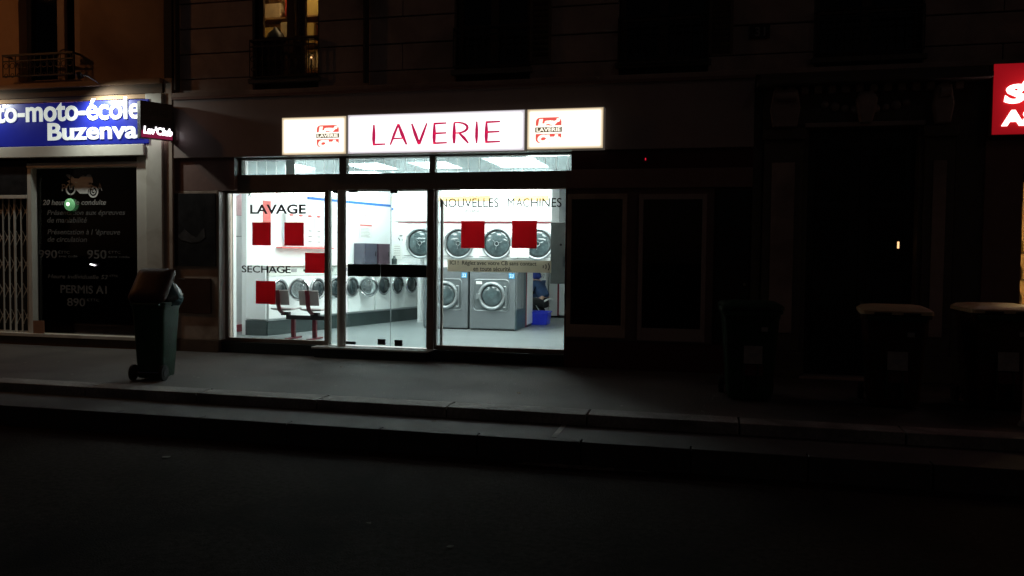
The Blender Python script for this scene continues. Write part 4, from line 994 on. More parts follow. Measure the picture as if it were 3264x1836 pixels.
for (x0, x1, lab) in ((-7.3, -5.86, 'long strip light along the top of the left window'), (-3.72, -2.42, 'long strip light along the top of the right window')):
    tl = thing('strip_light', lab, 'light', ((x0+x1)/2, 0.5, 2.6), 'strip lights behind the window tops')
    MB().cyl((x0, 0.5, 2.575), (x1, 0.5, 2.575), 0.035, n=14).build('tube', m_e_tube, tl, smooth=True)
    bx('batten', m_whitepaint, tl, x0-0.02, x1+0.02, 0.46, 0.54, 2.615, 2.66, bevel=0.004)
    for xx in (x0+0.2, x1-0.2): MB().cyl((xx, 0.5, 2.66), (xx, 0.5, 3.299), 0.006, n=6).build('hanging_rod', m_steelring, tl)

# laundry basket
lb = thing('laundry_basket', 'bright blue plastic laundry basket on the floor behind the grey washers', 'basket', (-3.4, 5.45, FZ))
rings = [rrect(-3.42, 5.45, FZ+0.005, .17, .22, .05), rrect(-3.42, 5.45, FZ+0.25, .2, .26, .06), rrect(-3.42, 5.45, FZ+0.255, .215, .275, .06), rrect(-3.42, 5.45, FZ+0.28, .215, .275, .06), rrect(-3.42, 5.45, FZ+0.28, .185, .245, .05), rrect(-3.42, 5.45, FZ+0.03, .155, .205, .04)]
MB().loft(rings).build('tub', m_basket, lb, smooth=True)
for s_ in (-1, 1): MB().box(-3.47, -3.37, 5.45+s_*0.27-0.01, 5.45+s_*0.27+0.01, FZ+0.2, FZ+0.235).build('handle', m_basket, lb, bevel=0.004)

# ------------------------------------------------------------------ crouching person
def skinned(name, verts, edges, radii, m, parent, root=0, sub=2):
    me = bpy.data.meshes.new(name); me.from_pydata([tuple(v) for v in verts], edges, [])
    o = bpy.data.objects.new(name, me); COL.objects.link(o)
    md = o.modifiers.new('s', 'SKIN'); md.use_smooth_shade = True
    for i, r_ in enumerate(radii):
        me.skin_vertices[0].data[i].radius = (r_, r_) if not isinstance(r_, tuple) else r_
    me.skin_vertices[0].data[root].use_root = True
    sb = o.modifiers.new('u', 'SUBSURF'); sb.levels = sub; sb.render_levels = sub
    bpy.context.view_layer.update()
    dg = bpy.context.evaluated_depsgraph_get()
    nm = bpy.data.meshes.new_from_object(o.evaluated_get(dg)); nm.materials.clear(); nm.materials.append(m)
    o.modifiers.clear(); o.data = nm
    for p in nm.polygons: p.use_smooth = True
    o.parent = parent; ORG[o.name] = (0, 0, 0)
    return o
def person():
    t = thing('person', 'person in a blue jacket and black trousers crouching over the blue basket', 'person', (-3.62, 6.35, FZ))
    t.rotation_euler = (0, 0, radians(-20))
    # local frame: person faces -x (towards the machines), z up, floor at 0
    hip = (0.16, 0, .44); wa = (0.08, 0, .58); ch = (-0.04, 0, .78); nk = (-0.1, 0, .93); hd = (-0.16, 0, 1.03); ht = (-0.18, 0, 1.13)
    V = [hip, wa, ch, nk, hd, ht]; E_ = [(0,1),(1,2),(2,3),(3,4),(4,5)]; R_ = [.13, .125, .14, .05, .085, .07]
    for s_ in (-1, 1):
        b = len(V)
        V += [(0.12, s_*.1, .41), (-0.18, s_*.17, .48), (0.06, s_*.13, .1), (-0.12, s_*.14, .05)]; R_ += [.09, .068, .045, .035]
        E_ += [(0, b), (b, b+1), (b+1, b+2), (b+2, b+3)]
        b = len(V)
        V += [(-0.05, s_*.17, .84), (-0.14, s_*.24, .62), (-0.36, s_*.2, .52), (-0.43, s_*.19, .5)]; R_ += [.055, .045, .034, .03]
        E_ += [(2, b), (b, b+1), (b+1, b+2), (b+2, b+3)]
    body = skinned('body', V, E_, R_, m_skin, t)
    # jacket
    V = [(0.14, 0, .5), wa, ch, (-0.085, 0, .89)]; R_ = [.155, .15, .165, .075]; E_ = [(0,1),(1,2),(2,3)]
    for s_ in (-1, 1):
        b = len(V); V += [(-0.05, s_*.18, .85), (-0.14, s_*.245, .62), (-0.33, s_*.205, .53)]; R_ += [.08, .065, .048]; E_ += [(2, b), (b, b+1), (b+1, b+2)]
    skinned('jacket', V, E_, R_, m_jacket, t)
    skinned('hood', [(-0.04, 0, .93), (-0.1, 0, 1.03), (-0.14, 0, 1.12)], [(0, 1), (1, 2)], [.1, .115, .09], m_hood, t)
    # hem
    MB().torus((0.165, 0, .44), (0.5, 0, -.8), 0.13, 0.022, n=20, k=6).build('shirt_hem', m_whitepaint, None, smooth=True).parent = t
    V = [(0.17, 0, .42), (0.13, 0, .53)]; R_ = [.135, .125]; E_ = [(0, 1)]
    for s_ in (-1, 1):
        b = len(V); V += [(0.12, s_*.1, .4), (-0.2, s_*.175, .49), (0.05, s_*.135, .13)]; R_ += [.11, .085, .055]; E_ += [(0, b), (b, b+1), (b+1, b+2)]
    skinned('trousers', V, E_, R_, m_trouser, t)
    for s_ in (-1, 1):
        skinned('shoe', [(0.1, s_*.135, .07), (0.0, s_*.135, .05), (-0.15, s_*.14, .04)], [(0, 1), (1, 2)], [.052, .05, .038], m_shoe, t)
        for f in range(4):
            skinned('finger', [(-0.43, s_*.19+(f-1.5)*.016, .5), (-0.475, s_*.19+(f-1.5)*.018, .488), (-0.5+0.004*abs(f-1), s_*.19+(f-1.5)*.018, .46)], [(0, 1), (1, 2)], [.009, .008, .007], m_skin, t, sub=1)
        skinned('thumb', [(-0.41, s_*.16, .5), (-0.44, s_*.135, .49), (-0.465, s_*.135, .475)], [(0, 1), (1, 2)], [.011, .009, .008], m_skin, t, sub=1)
    hr = MB().dome((-0.145, 0, 1.06), (0.3, 0, 1), 0.088, 0.12, n=20); hr.build('hair', m_hair, None, smooth=True).parent = t
    MB().box(-0.275, -0.24, -0.012, 0.012, 1.02, 1.06).build('nose', m_skin, None, bevel=0.006).parent = t
    return t
pr = person()

# ================================================================== DRIVING SCHOOL on the left
ab = thing('rendered_building', 'ochre rendered building on the left above the driving school', 'building', (-12, 0, 0))
wx0, wx1, wz0, wz1 = -11.36, -10.15, 4.44, 6.6
for (a, b, c_, d_) in ((-17.0, wx0, 4.1, 7.6), (wx1, -8.56, 4.1, 7.6), (wx0, wx1, 4.1, wz0-0.01), (wx0, wx1, wz1, 7.6)):
    bx('wall', m_ochre, ab, a, b, -0.03, 0.3, c_, d_)
bx('cornice', m_ochre, ab, -17.0, -8.56, -0.14, -0.031, 4.31, 4.4, bevel=0.01); bx('cornice', m_brownbase, ab, -17.0, -8.56, -0.08, -0.031, 4.17, 4.309)
bx('roof', m_joint, ab, -17.0, -8.56, -0.25, 8.0, 7.601, 7.8); bx('back_wall', m_ochre, ab, -17, -8.9, 7.0, 7.3, 0, 7.6)
w = MB(); plane_frame(w, wx0, wx1, wz0, wz1, 0.14, 0.2, 0.07); w.box((wx0+wx1)/2+0.02, (wx0+wx1)/2+0.1, 0.13, 0.2, wz0+0.07, wz1-0.07)
w_o = w.build('window', m_winframe, ab, bevel=0.004)
bx('pane', m_glass, w_o, wx0+0.07, (wx0+wx1)/2+0.02, 0.16, 0.165, wz0+0.07, wz1-0.07); bx('pane', m_glass, w_o, (wx0+wx1)/2+0.1, wx1-0.07, 0.16, 0.165, wz0+0.07, wz1-0.07)
bx('sill', m_ochre, w_o, wx0-0.05, wx1+0.05, -0.1, 0.139, wz0-0.06, wz0-0.001, bevel=0.008)
bx('curtain', m_darkvoid, w_o, wx0, wx1, 0.28, 0.29, wz0, wz1)
for a, b in ((-10.66, -10.52), (-10.32, -10.17)): bx('casement', m_winframe, w_o, a, b, 0.05, 0.12, wz0+0.02, wz1-0.08, bevel=0.006)
rl = railing(ab, -11.52, -10.13, 4.5, 4.87, -0.2, dens=0.12, depth=0.0)
MB().torus((-10.3, -0.2, 4.78), (0, 1, 0), 0.13, 0.012, n=12, k=5, a0=pi, a1=2*pi).build('scroll', m_iron, rl)

ds = thing('driving_school_shopfront', 'cream driving school shopfront with dark lettered window and closed grille', 'shopfront', (-11, 0, 0))
bx('pilaster', m_cream, ds, -8.86, -8.56, -0.1, 0.3, 0.13, 4.16, bevel=0.01)
bx('party_edge', m_pier, ds, -8.559, -8.541, -0.04, 0.3, 0.0, 4.16)
bx('inner_post', m_cream, ds, -9.08, -8.9, -0.04, 0.3, 0.13, 3.16, bevel=0.008)
bx('gap_filler', m_joint, ds, -8.9, -8.86, 0.02, 0.3, 0.13, 3.3)
bx('beam', m_cream, ds, -17.0, -8.88, -0.13, 0.3, 3.17, 3.35, bevel=0.008)
bx('sub_beam', m_brownbase, ds, -11.2, -9.08, 0.0, 0.3, 3.09, 3.169)
bx('sub_beam', m_cream, ds, -11.24, -9.081, -0.03, 0.25, 3.0, 3.089, bevel=0.012)
bx('mullion', m_cream, ds, -11.24, -11.16, -0.02, 0.2, 0.2, 2.999, bevel=0.006)
bx('sill', m_cream, ds, -17.0, -8.87, -0.08, 0.3, 0.145, 0.2, bevel=0.006)
bx('base', m_brownbase, ds, -17.0, -8.56, -0.03, 0.3, 0.0, 0.129, bevel=0.006)
bx('base', m_brownbase, ds, -17.0, -8.87, -0.04, 0.3, 0.1295, 0.1445)
bx('back_panel', m_darkvoid, ds, -11.15, -9.09, 0.6, 0.65, 0.2, 3.0)
bx('wall', m_joint, ds, -17, -8.9, 0.2, 0.3, 3.36, 4.1)
dsw = bx('display_window', m_blackboard, ds, -11.14, -9.081, 0.13, 0.16, 0.2, 2.999)
bx('pane', m_glass_dark, dsw, -11.14, -9.081, 0.09, 0.096, 0.2, 2.999)
bx('inner_frame', m_brownbase, dsw, -11.03, -11.0, 0.115, 0.129, 0.3, 2.9)
TY = 0.084
def t_(s, x0, x1, z0, z1, m=m_dimletter2, b=0.012, sh=0.2):
    if z1 - z0 > 0.125: letters(s, x0, x1, z0, z1, TY, m, dsw, bold=b, shear=sh)
    else: text(s, x0, x1, z0, z1, TY, m, dsw, bold=b, shear=sh, kind='stuff')
t_('20 heures de conduite', -11.03, -9.77, 2.385, 2.475, m_dimletter)
t_('Présentation aux épreuves', -10.94, -9.4, 2.19, 2.3)
t_('de maniabilité', -10.94, -10.15, 2.085, 2.18)
t_("Présentation à l 'épreuve", -10.94, -9.5, 1.86, 1.98)
t_('de circulation', -10.94, -10.15, 1.76, 1.85)
t_('990', -11.13, -10.75, 1.48, 1.62, sh=0); t_('€TTC', -10.74, -10.5, 1.56, 1.61, sh=0, b=0); t_('avec code', -10.72, -10.35, 1.5, 1.54, sh=0, b=0)
t_('950', -10.15, -9.77, 1.48, 1.63, m_dimletter2, .012, 0); t_('€TTC', -9.74, -9.5, 1.57, 1.62, sh=0, b=0); t_('sans code', -9.74, -9.32, 1.5, 1.54, sh=0, b=0)
t_('Heure individuelle 53', -10.94, -9.75, 1.14, 1.21); t_('€TTC', -9.72, -9.55, 1.18, 1.22, sh=0, b=0)
t_('PERMIS A1', -10.69, -9.77, 0.89, 1.03, sh=0, b=.02); t_('890', -10.56, -10.2, 0.67, 0.81, sh=0, b=.012); t_('€TTC', -10.17, -9.92, 0.76, 0.81, sh=0, b=0)
# motorcycle emblem
mo = MB()
def P_(pts): mo.prism([(-10.61 + x_*0.74, 2.53 + z_*0.37) for x_, z_ in pts], TY, TY+0.004)
def ring(cx, cz, r0, r1):
    n = 20
    for i in range(n):
        a, b = 2*pi*i/n, 2*pi*(i+1)/n
        q = [(-10.61+(cx+r_*cos(t)*0.5)*0.74, 2.53+(cz+r_*sin(t))*0.37) for r_, t in ((r0, a), (r1, a), (r1, b), (r0, b))]
        mo.prism(q, TY, TY+0.004)
ring(0.2, 0.33, .2, .27); ring(0.8, 0.2, .2, .27); ring(.8, .2, .08, .12)
P_([(.08, .95), (.1, 1.02), (.2, .98), (.3, .82), (.42, .8), (.47, .9), (.55, .95), (.6, .9), (.66, .98), (.72, .98), (.78, .85), (.8, .62), (.72, .5), (.7, .3), (.68, .12), (.45, .12), (.34, .3), (.28, .5), (.18, .6), (.1, .68), (.2, .76), (.14, .84)])
P_([(.68, .62), (.74, .62), (.84, .22), (.8, .18)])
P_([(.16, .6), (.26, .6), (.24, .3), (.18, .3)])
mo.build('motorcycle_emblem', m_emblem, dsw)
text('P', -10.64, -10.56, 2.62, 2.74, TY, m_dimletter, dsw, bold=0.02); text('L', -10.5, -10.45, 2.62, 2.73, TY-0.001, m_blackboard, dsw, bold=0.02); text('A', -9.93, -9.84, 2.62, 2.75, TY, m_dimletter, dsw, bold=0.02)
pn = bx('orange_card', m_card, None, -11.12, -10.9, -0.06, -0.045, 0.202, 0.42, bevel=0.003); tag(pn, 'small orange card standing on the sill under the dark window', 'card')
# added green glow standing in for a reflection in the glass
gl = thing('reflection_glow', 'round green glow standing in for a reflection in the driving school window', 'lamp', (-10.46, 0.05, 2.4))
MB().dome((-10.46, 0.06, 2.39), (0, -1, 0), 0.105, 0.05, n=24).build('glow_disc', m_e_green, gl, smooth=True)
MB().dome((-10.455, 0.012, 2.395), (0, -1, 0), 0.03, 0.02, n=16).build('bulb', m_e_greenc, gl, smooth=True)  # bright core of the added reflection, no real bulb
MB().cyl((-10.46, 0.08, 2.49), (-10.46, 0.08, 3.0), 0.004, n=6).build('added_cord', m_black, gl)
dd = MB().rbox((-10.04, 0.078, 1.38), (0.1, 0.008, 0.022), ry=0.2).build('reflection_slit', m_e_glow, None); tag(dd, 'tiny bright slit standing in for a reflection on the dark driving school window', 'lamp')  # glowing slit stands in for a white reflection on the glass
# left grille and shutter box
bx('shutter_box', m_blackboard, ds, -17.0, -11.25, -0.02, 0.3, 2.56, 3.14, bevel=0.008)
for i, (s, z_) in enumerate((('PERMIS B', 2.98), ('CODE', 2.86), ('CONDUITE', 2.74))): pass
bx('rail', m_cream, ds, -17.0, -11.25, -0.03, 0.05, 2.49, 2.55, bevel=0.005)
gr = thing('folding_grille', 'closed pale folding lattice grille at the far left', 'grille', (-12, 0, 0.2))
xg = -11.3; ki = 0
while xg > -13.4:
    wv = 0.028 if ki % 4 == 2 else 0.012
    MB().box(xg-wv, xg, 0.03, 0.055, 0.2, 2.5).build('bar', m_cream, gr)
    for zz in (0.35, 0.8, 1.25, 1.7, 2.15):
        MB().rbox((xg-0.07, 0.065, zz+0.12), (0.012, 0.006, 0.28), ry=0.5).rbox((xg-0.07, 0.072, zz+0.12), (0.012, 0.006, 0.28), ry=-0.5).build('lattice', m_cream, gr)
    xg -= 0.125; ki += 1
bx('dark_backing', m_darkvoid, ds, -17.0, -11.24, 0.4, 0.45, 0.2, 2.56)
# sign
sg = thing('driving_school_sign', 'blue sign with white words Auto-moto-école Buzenval lit from above', 'sign', (-11, -0.1, 3.36))
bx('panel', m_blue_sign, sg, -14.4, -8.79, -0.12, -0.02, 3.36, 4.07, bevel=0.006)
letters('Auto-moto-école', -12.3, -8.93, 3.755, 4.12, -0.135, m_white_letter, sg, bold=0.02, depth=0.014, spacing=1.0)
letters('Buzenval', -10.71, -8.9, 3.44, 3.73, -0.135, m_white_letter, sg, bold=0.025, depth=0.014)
for k_, (x_, lab, e_) in enumerate(((-9.7, 'right small spotlight leaning over the blue sign', 95), (-12.0, 'left small spotlight leaning over the blue sign', 32))):
    sl = thing('sign_spotlight', lab, 'spotlight', (x_, -0.2, 4.2), 'spotlights over the blue sign')
    MB().tube([(x_, -0.14, 4.35), (x_, -0.4, 4.42), (x_, -0.55, 4.4)], 0.01).build('arm', m_black, sl)
    MB().cyl((x_, -0.58, 4.43), (x_, -0.53, 4.35), 0.035, 0.05, n=14).build('lamp_head', m_black, sl, smooth=True)
    MB().cyl((x_, -0.5301, 4.35), (x_, -0.5295, 4.349), 0.042, n=14).build('lens', m_e_spot, sl)
    ld = bpy.data.lights.new('spot', 'SPOT'); ld.energy = e_; ld.color = (0.93, 1.0, 0.9); ld.spot_size = radians(150); ld.spot_blend = 0.9; ld.shadow_soft_size = 0.04
    lo = bpy.data.objects.new('sign_light', ld); COL.objects.link(lo); lo.location = (x_, -0.5, 4.3); ORG[lo.name] = (0, 0, 0)
    lo.rotation_euler = (Vector((x_+0.2, -0.1, 3.7)) - Vector((x_, -0.5, 4.3))).to_track_quat('-Z', 'Y').to_euler()
    lo.parent = sl; lo.location = (0, -0.32, -0.02)

# ================================================================== STONE DOORWAY
dp_ = thing('stone_doorway', 'dark carved stone doorway with tall black double door', 'doorway', (2.0, 0, 0))
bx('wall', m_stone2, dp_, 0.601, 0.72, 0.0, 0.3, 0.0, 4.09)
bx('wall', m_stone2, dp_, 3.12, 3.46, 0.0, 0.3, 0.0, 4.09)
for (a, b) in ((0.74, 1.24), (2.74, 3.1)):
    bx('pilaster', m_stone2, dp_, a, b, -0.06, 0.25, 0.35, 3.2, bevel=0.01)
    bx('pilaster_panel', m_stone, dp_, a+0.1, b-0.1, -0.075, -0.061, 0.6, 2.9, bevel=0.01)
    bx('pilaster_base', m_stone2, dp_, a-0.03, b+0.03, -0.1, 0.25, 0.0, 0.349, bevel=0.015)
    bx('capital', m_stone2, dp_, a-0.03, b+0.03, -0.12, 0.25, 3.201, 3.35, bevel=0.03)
    br = MB().prism([(a+0.1, 3.36), (b-0.1, 3.36), (b-0.06, 3.6), (b-0.1, 3.85), (a+0.1, 3.85), (a+0.06, 3.6)], -0.2, 0.0); br.build('bracket', m_stone, dp_, bevel=0.02)
    MB().cyl((a+0.12, -0.21, 3.75), (b-0.12, -0.21, 3.75), 0.06, n=14).build('scroll', m_stone, dp_, smooth=True)
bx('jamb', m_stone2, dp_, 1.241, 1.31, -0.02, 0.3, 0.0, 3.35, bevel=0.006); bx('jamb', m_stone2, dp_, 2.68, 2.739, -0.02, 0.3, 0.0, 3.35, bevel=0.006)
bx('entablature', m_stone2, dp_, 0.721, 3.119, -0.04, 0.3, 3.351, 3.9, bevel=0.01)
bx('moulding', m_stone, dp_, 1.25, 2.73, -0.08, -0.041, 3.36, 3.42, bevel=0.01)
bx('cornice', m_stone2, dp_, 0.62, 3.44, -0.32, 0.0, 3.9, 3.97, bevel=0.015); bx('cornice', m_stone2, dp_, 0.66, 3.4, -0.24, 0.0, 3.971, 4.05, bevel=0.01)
for i in range(14): bx('dentil', m_stone, dp_, 0.85+i*0.17, 0.94+i*0.17, -0.14, -0.04, 3.8, 3.898, bevel=0.004)
MB().loft([rrect(2.0, -0.1, 3.4, .07, .07, .03), rrect(2.0, -0.13, 3.55, .11, .1, .04), rrect(2.0, -0.12, 3.7, .13, .1, .04), rrect(2.0, -0.1, 3.8, .08, .06, .03)]).build('keystone', m_stone, dp_, smooth=True)
for i in range(9):       # carved garland in relief
    a = i/8; MB().dome((1.5+a*1.0, -0.045, 3.66-0.08*sin(a*pi)), (0, -1, 0), 0.05+0.012*(i % 2), 0.05, n=12).build('carved_leaf', m_stone, dp_, smooth=True)
for (a, b) in ((1.311, 1.99), (2.0, 2.679)):
    dl_ = bx('door_leaf', m_darkwood, dp_, a, b, 0.18, 0.24, 0.03, 3.35, bevel=0.006)
    bx('door_panel', m_darkwood, dl_, a+0.1, b-0.1, 0.165, 0.179, 0.2, 1.0, bevel=0.01)
    bx('door_panel', m_darkwood, dl_, a+0.1, b-0.1, 0.165, 0.179, 1.12, 1.35, bevel=0.01)
    bx('door_glass', m_darkvoid, dl_, a+0.12, b-0.12, 0.172, 0.178, 1.45, 3.1)
    bx('door_rail', m_darkwood, dl_, a+0.12, b-0.12, 0.166, 0.171, 2.3, 2.38)
MB().cyl((2.05, 0.16, 1.02), (2.05, 0.1, 1.02), 0.03, n=14).build('door_knob', m_chrome, dp_, smooth=True)
bx('threshold', m_stone, dp_, 1.25, 2.74, -0.12, 0.25, 0.0, 0.028)
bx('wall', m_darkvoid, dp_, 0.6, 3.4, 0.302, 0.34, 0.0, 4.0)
ic = thing('door_glint', 'small intercom standing in for a reflected lamp, an added amber button on the black door', 'glint', (2.5, 0.15, 1.7))
bx('plate', m_black, ic, 2.46, 2.53, 0.15, 0.164, 1.68, 1.92, bevel=0.004); bx('glimmer', m_e_amber, ic, 2.48, 2.505, 0.143, 0.149, 1.76, 1.85, bevel=0.003)  # added amber glow stands in for a lamp reflected in the door

# ================================================================== RIGHT SHOP
rs = thing('red_shopfront', 'dark shopfront at the right edge with warm lit window', 'shopfront', (5.2, 0, 0))
bx('pier', m_brown, rs, 3.461, 3.9, -0.03, 0.3, 0.0, 3.15, bevel=0.008)
bx('fascia', m_darkred, rs, 3.461, 9.0, -0.04, 0.3, 3.151, 4.1)
bx('header', m_darkred, rs, 3.9, 9.0, -0.02, 0.3, 2.65, 3.15)
bx('stall_riser', m_brown, rs, 3.901, 9.0, 0.0, 0.3, 0.0, 0.5)
f = MB(); plane_frame(f, 3.901, 6.2, 0.501, 2.649, 0.05, 0.14, 0.03); f_o = f.build('display_window', m_darkframe, rs)
bx('pane', m_glass, f_o, 3.93, 6.17, 0.09, 0.096, 0.53, 2.62)
bx('pier', m_brown, rs, 6.2, 9.0, -0.03, 0.3, 0.501, 2.649)
struct('shop_room', MB().box(3.5, 6.6, 2.6, 2.7, 0.1, 3.0).box(3.7, 3.8, 0.31, 2.6, 0.1, 3.0).box(6.4, 6.5, 0.31, 2.6, 0.1, 3.0).box(3.8, 6.4, 0.31, 2.6, 0.1, 0.2).box(3.8, 6.4, 0.31, 2.6, 2.9, 3.0), m_warmwall)
for (x_, lab) in ((4.4, 'warm ceiling lamp nearest the left end of the right hand shop'), (5.6, 'warm ceiling lamp deeper right in the right hand shop')):
    wl_ = thing('shop_lamp', lab, 'lamp', (x_, 1.1, 2.9)); MB().box(x_-0.14, x_+0.14, 0.9, 1.3, 2.86, 2.88).build('diffuser', m_e_warm2, wl_); MB().box(x_-0.16, x_+0.16, 0.88, 1.32, 2.881, 2.899).build('lamp_base', m_whitepaint, wl_)
shf = thing('display_shelf', 'wooden display shelves inside the right hand shop window', 'shelf', (4.3, 0.5, 0.2))
for zz in (1.0, 1.35, 1.7): bx('shelf_board', m_beige, shf, 3.95, 5.4, 0.3, 0.6, zz, zz+0.025)
for xx in (3.93, 5.4): bx('side_panel', m_beige, shf, xx, xx+0.02, 0.3, 0.6, 0.2, 1.8)
bc = [('white', m_paper), ('beige', m_beige), ('yellow', m_ylw)]
for zi, zz in enumerate((1.026, 1.376, 1.726)):
    for q in range(4):
        nm, mm = bc[(q+zi) % 3]; x_ = 4.03+q*0.22
        o = MB().loft([rrect(x_, 0.42, z_, r_, r_, r_*.9) for z_, r_ in ((zz, .05), (zz+.13, .05), (zz+.16, .03), (zz+.2, .025))]).build('jar', mm, None, smooth=True)
        tag(o, f'{nm} jar, {["first", "second", "third", "fourth"][q]} from the left on the {["lowest", "middle", "top"][zi]} display shelf', 'jar', 'jars on the display shelves')
rsg = thing('red_sign', 'bright red lit sign with white glowing letters at the right edge', 'sign', (4.5, -0.1, 3.2))
bx('case', m_darkframe, rsg, 3.47, 5.9, -0.16, -0.041, 3.19, 4.09, bevel=0.005)
bx('face', m_e_redsign, rsg, 3.48, 5.89, -0.172, -0.1605, 3.2, 4.08, bevel=0.003)
text('Ar', 3.72, 4.2, 3.7, 4.0, -0.185, m_e_redlet, rsg, bold=0.03, shear=0.25, depth=0.01)
text('So', 3.6, 4.1, 3.58, 3.82, -0.187, m_e_redlet, rsg, bold=0.045, shear=0.1, depth=0.01)
text('AS', 3.58, 3.98, 3.3, 3.5, -0.186, m_e_redlet, rsg, bold=0.045, depth=0.01)

# ================================================================== BINS
def bin_(name, lab, loc_, rz, W, D, Hh, lidm, bodym=None, open_=0.0, group=None, sticker=True, bag=False):
    """front faces local -y, hinge and wheels at +y"""
    t = thing(name, lab, 'wheelie bin', (0, 0, 0), group)
    R_ = [(0.03, .74), (0.05, .76), (0.3, .83), (Hh-0.09, .965), (Hh-0.085, .99), (Hh-0.04, 1.0), (Hh-0.035, 1.07), (Hh-0.0, 1.08)]
    MB().loft([rrect(0, 0, z_, W/2*k_, D/2*k_, 0.05*k_) for z_, k_ in R_]).build('body', bodym or m_bin, t, smooth=True)
    for s_ in (-1, 1):
        for dx in (0.12, ):
            MB().box(s_*W*dx-0.01, s_*W*dx+0.01, -D/2*0.93-0.012, -D/2*0.8, 0.12, Hh*0.45).build('rib', m_bin, t, bevel=0.004)
    MB().cyl((-W/2*0.9, D/2*.86, 0.1), (W/2*0.9, D/2*.86, 0.1), 0.014, n=8).build('axle', m_chrome, t)
    for s_ in (-1, 1):
        wv = MB().cyl((s_*W/2*0.82, D/2*.86, 0.1), (s_*W/2*1.0, D/2*.86, 0.1), 0.1, n=24).build('wheel', m_rubber, t, bevel=0.01, smooth=True)
        MB().cyl((s_*W/2*1.0, D/2*.86, 0.1), (s_*W/2*1.02, D/2*.86, 0.1), 0.05, n=16).build('hub_cap', m_black, wv, smooth=True)
    MB().tube([(-W*.4, D/2*1.06, Hh-.03), (-W*.4, D/2*1.06+.06, Hh-.02), (W*.4, D/2*1.06+.06, Hh-.02), (W*.4, D/2*1.06, Hh-.03)], 0.016).build('handle', m_bin, t, smooth=True)
    # front comb lip
    MB().box(-W/2*.9, W/2*.9, -D/2*1.08-0.045, -D/2*1.07, Hh-.06, Hh-.01).build('front_lip', m_bin, t, bevel=0.01)
    # lid
    hy, hz = D/2*1.08, Hh+0.012
    lid = MB().loft([rrect(0, 0, z_, W/2*k_, D/2*k_, 0.06) for z_, k_ in ((Hh+.006, 1.12), (Hh+.045, 1.11), (Hh+.075, .98), (Hh+.09, .7), (Hh+.094, .3))])
    grips = [MB().box(s_*W*.22-W*.13, s_*W*.22+W*.13, -D/2*1.12-.012, -D/2*1.12+.03, Hh+.0065, Hh+.03) for s_ in (-1, 1)]
    c, s_n = cos(open_), sin(open_)
    def rot(v):
        dy, dz = v.y-hy, v.z-hz
        return Vector((v.x, hy + dy*c + dz*s_n, hz - dy*s_n + dz*c))
    lo = lid.xf(rot).build('lid', lidm, t, smooth=True)
    for g_ in grips: g_.xf(rot).build('grip', m_black, lo, bevel=0.004)
    MB().cyl((-W*.42, hy+.01, hz), (W*.42, hy+.01, hz), 0.018, n=10).build('hinge', m_black, t, smooth=True)
    if sticker:
        yb = -D/2*0.985-0.012
        MB().rbox((0.02, yb+.018, Hh*.52), (0.2, 0.004, 0.2), rx=-0.05).build('notice', m_binlabel, t)
        MB().rbox((0.02, yb+.014, Hh*.52), (0.11, 0.003, 0.035), rx=-0.05).build('notice_print', m_grey, t)
        MB().rbox((0.02, yb+.03, Hh*.35), (0.22, 0.004, 0.12), rx=-0.05).build('red_notice', m_darkred, t)
        MB().rbox((W*.22, yb-.0, Hh*.8), (0.07, 0.004, 0.05), rx=-0.05).build('small_sticker', m_binlabel, t)
    t.location = loc_; t.rotation_euler = (0, 0, rz)
    return t
lb_ = bin_('wheelie_bin', 'overfull green wheelie bin with raised brown lid at the kerb edge on the left', (-6.79, -2.62, 0.0), radians(189.7), 0.43, 0.46, 0.98, m_lidbrown, open_=radians(50), sticker=False)
bin_('wheelie_bin', 'dark wheelie bin before the narrow service door, leftmost of the right hand bins', (0.5, -1.87, 0.0), radians(2), 0.62, 0.72, 1.03, m_bin, group='wheelie bins before the stone doorway')
bin_('wheelie_bin', 'wheelie bin with tan lid before the black door, middle of the right hand bins', (2.03, -1.9, 0.0), radians(-6), 0.64, 0.74, 1.02, m_lidyellow, bodym=m_bin2, group='wheelie bins before the stone doorway')
bin_('wheelie_bin', 'wheelie bin with brightly lit tan lid nearest the red sign at the right edge', (3.12, -1.7, 0.0), radians(-1), 0.66, 0.78, 1.05, m_lidyellow, bodym=m_bin2, group='wheelie bins before the stone doorway')
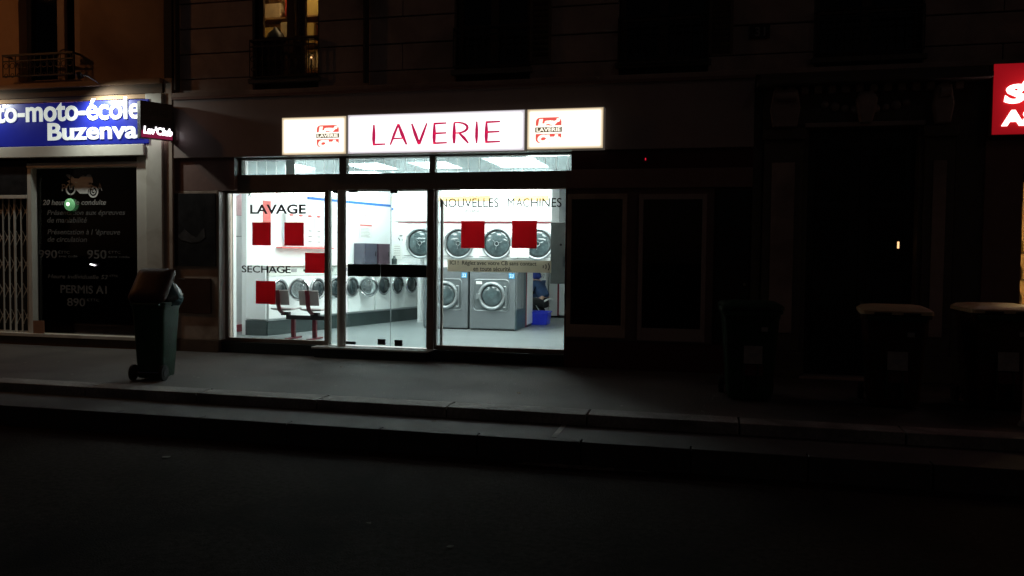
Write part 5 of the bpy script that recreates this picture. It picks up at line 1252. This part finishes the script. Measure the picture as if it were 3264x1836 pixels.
# bag bulging from the open bin
bag = MB(); rings = []
n = 18
c0 = Vector((-6.67, -2.52)); 
for z_, r_ in ((0.93, .13), (0.97, .16), (1.02, .165), (1.08, .15), (1.14, .125), (1.19, .09), (1.23, .05), (1.25, .02)):
    rings.append([(c0.x + cos(2*pi*i/n)*r_*(1+.12*sin(i*2.7+z_*30)), c0.y + sin(2*pi*i/n)*r_*(1+.12*sin(i*1.9+z_*22)), z_+.008*sin(i*3.1)) for i in range(n)])
tag(bag.loft(rings).build('rubbish_bag', m_bag, None, smooth=True), 'shiny teal rubbish bag bulging out from under the raised lid of the left bin', 'bag')
# street post at the right edge
po = thing('street_post', 'dark street post with pale foot at the lower right edge', 'post', (3.08, -2.78, 0))
MB().cyl((3.08, -2.78, 0.0), (3.08, -2.78, 0.95), 0.045, 0.04, n=16).build('shaft', m_fascia, po, smooth=True)
MB().dome((3.08, -2.78, 0.95), (0, 0, 1), 0.05, 0.05, n=16).build('cap', m_fascia, po, smooth=True)
MB().cyl((3.08, -2.78, 0.0), (3.08, -2.78, 0.05), 0.075, 0.06, n=16).build('foot', m_kerb, po, smooth=True)

# ================================================================== STREET LAMP (beyond the left edge)
sl = thing('street_lamp', 'tall street lamp with warm orange light standing left of the driving school', 'street lamp', (-15.2, -2.7, 0))
MB().cyl((-15.2, -2.7, 0), (-15.2, -2.7, 7.0), 0.09, 0.05, n=16).build('pole', m_iron, sl, smooth=True)
MB().tube([(-15.2, -2.7, 6.9), (-14.9, -2.9, 7.3), (-14.3, -3.1, 7.4)], 0.035).build('arm', m_iron, sl, smooth=True)
MB().loft([rrect(-14.1, -3.15, 7.3, .3, .14, .08), rrect(-14.1, -3.15, 7.38, .32, .15, .08), rrect(-14.1, -3.15, 7.48, .2, .1, .06)]).build('lamp_head', m_iron, sl, smooth=True)
MB().loft([rrect(-14.1, -3.15, 7.299, .24, .1, .06), rrect(-14.1, -3.15, 7.26, .18, .07, .05)]).build('lens', m_e_sodium, sl, smooth=True)
ld = bpy.data.lights.new('sodium', 'SPOT'); ld.energy = 125; ld.color = (1.0, 0.38, 0.13); ld.spot_size = radians(125); ld.spot_blend = 0.8; ld.shadow_soft_size = 0.12
lo = bpy.data.objects.new('sodium_light', ld); COL.objects.link(lo); lo.parent = sl; lo.location = (1.1, -0.45, 7.22); lo.rotation_euler = (Vector((-11.6, 0.3, 2.5)) - Vector((-14.1, -3.15, 7.2))).to_track_quat('-Z', 'Y').to_euler()
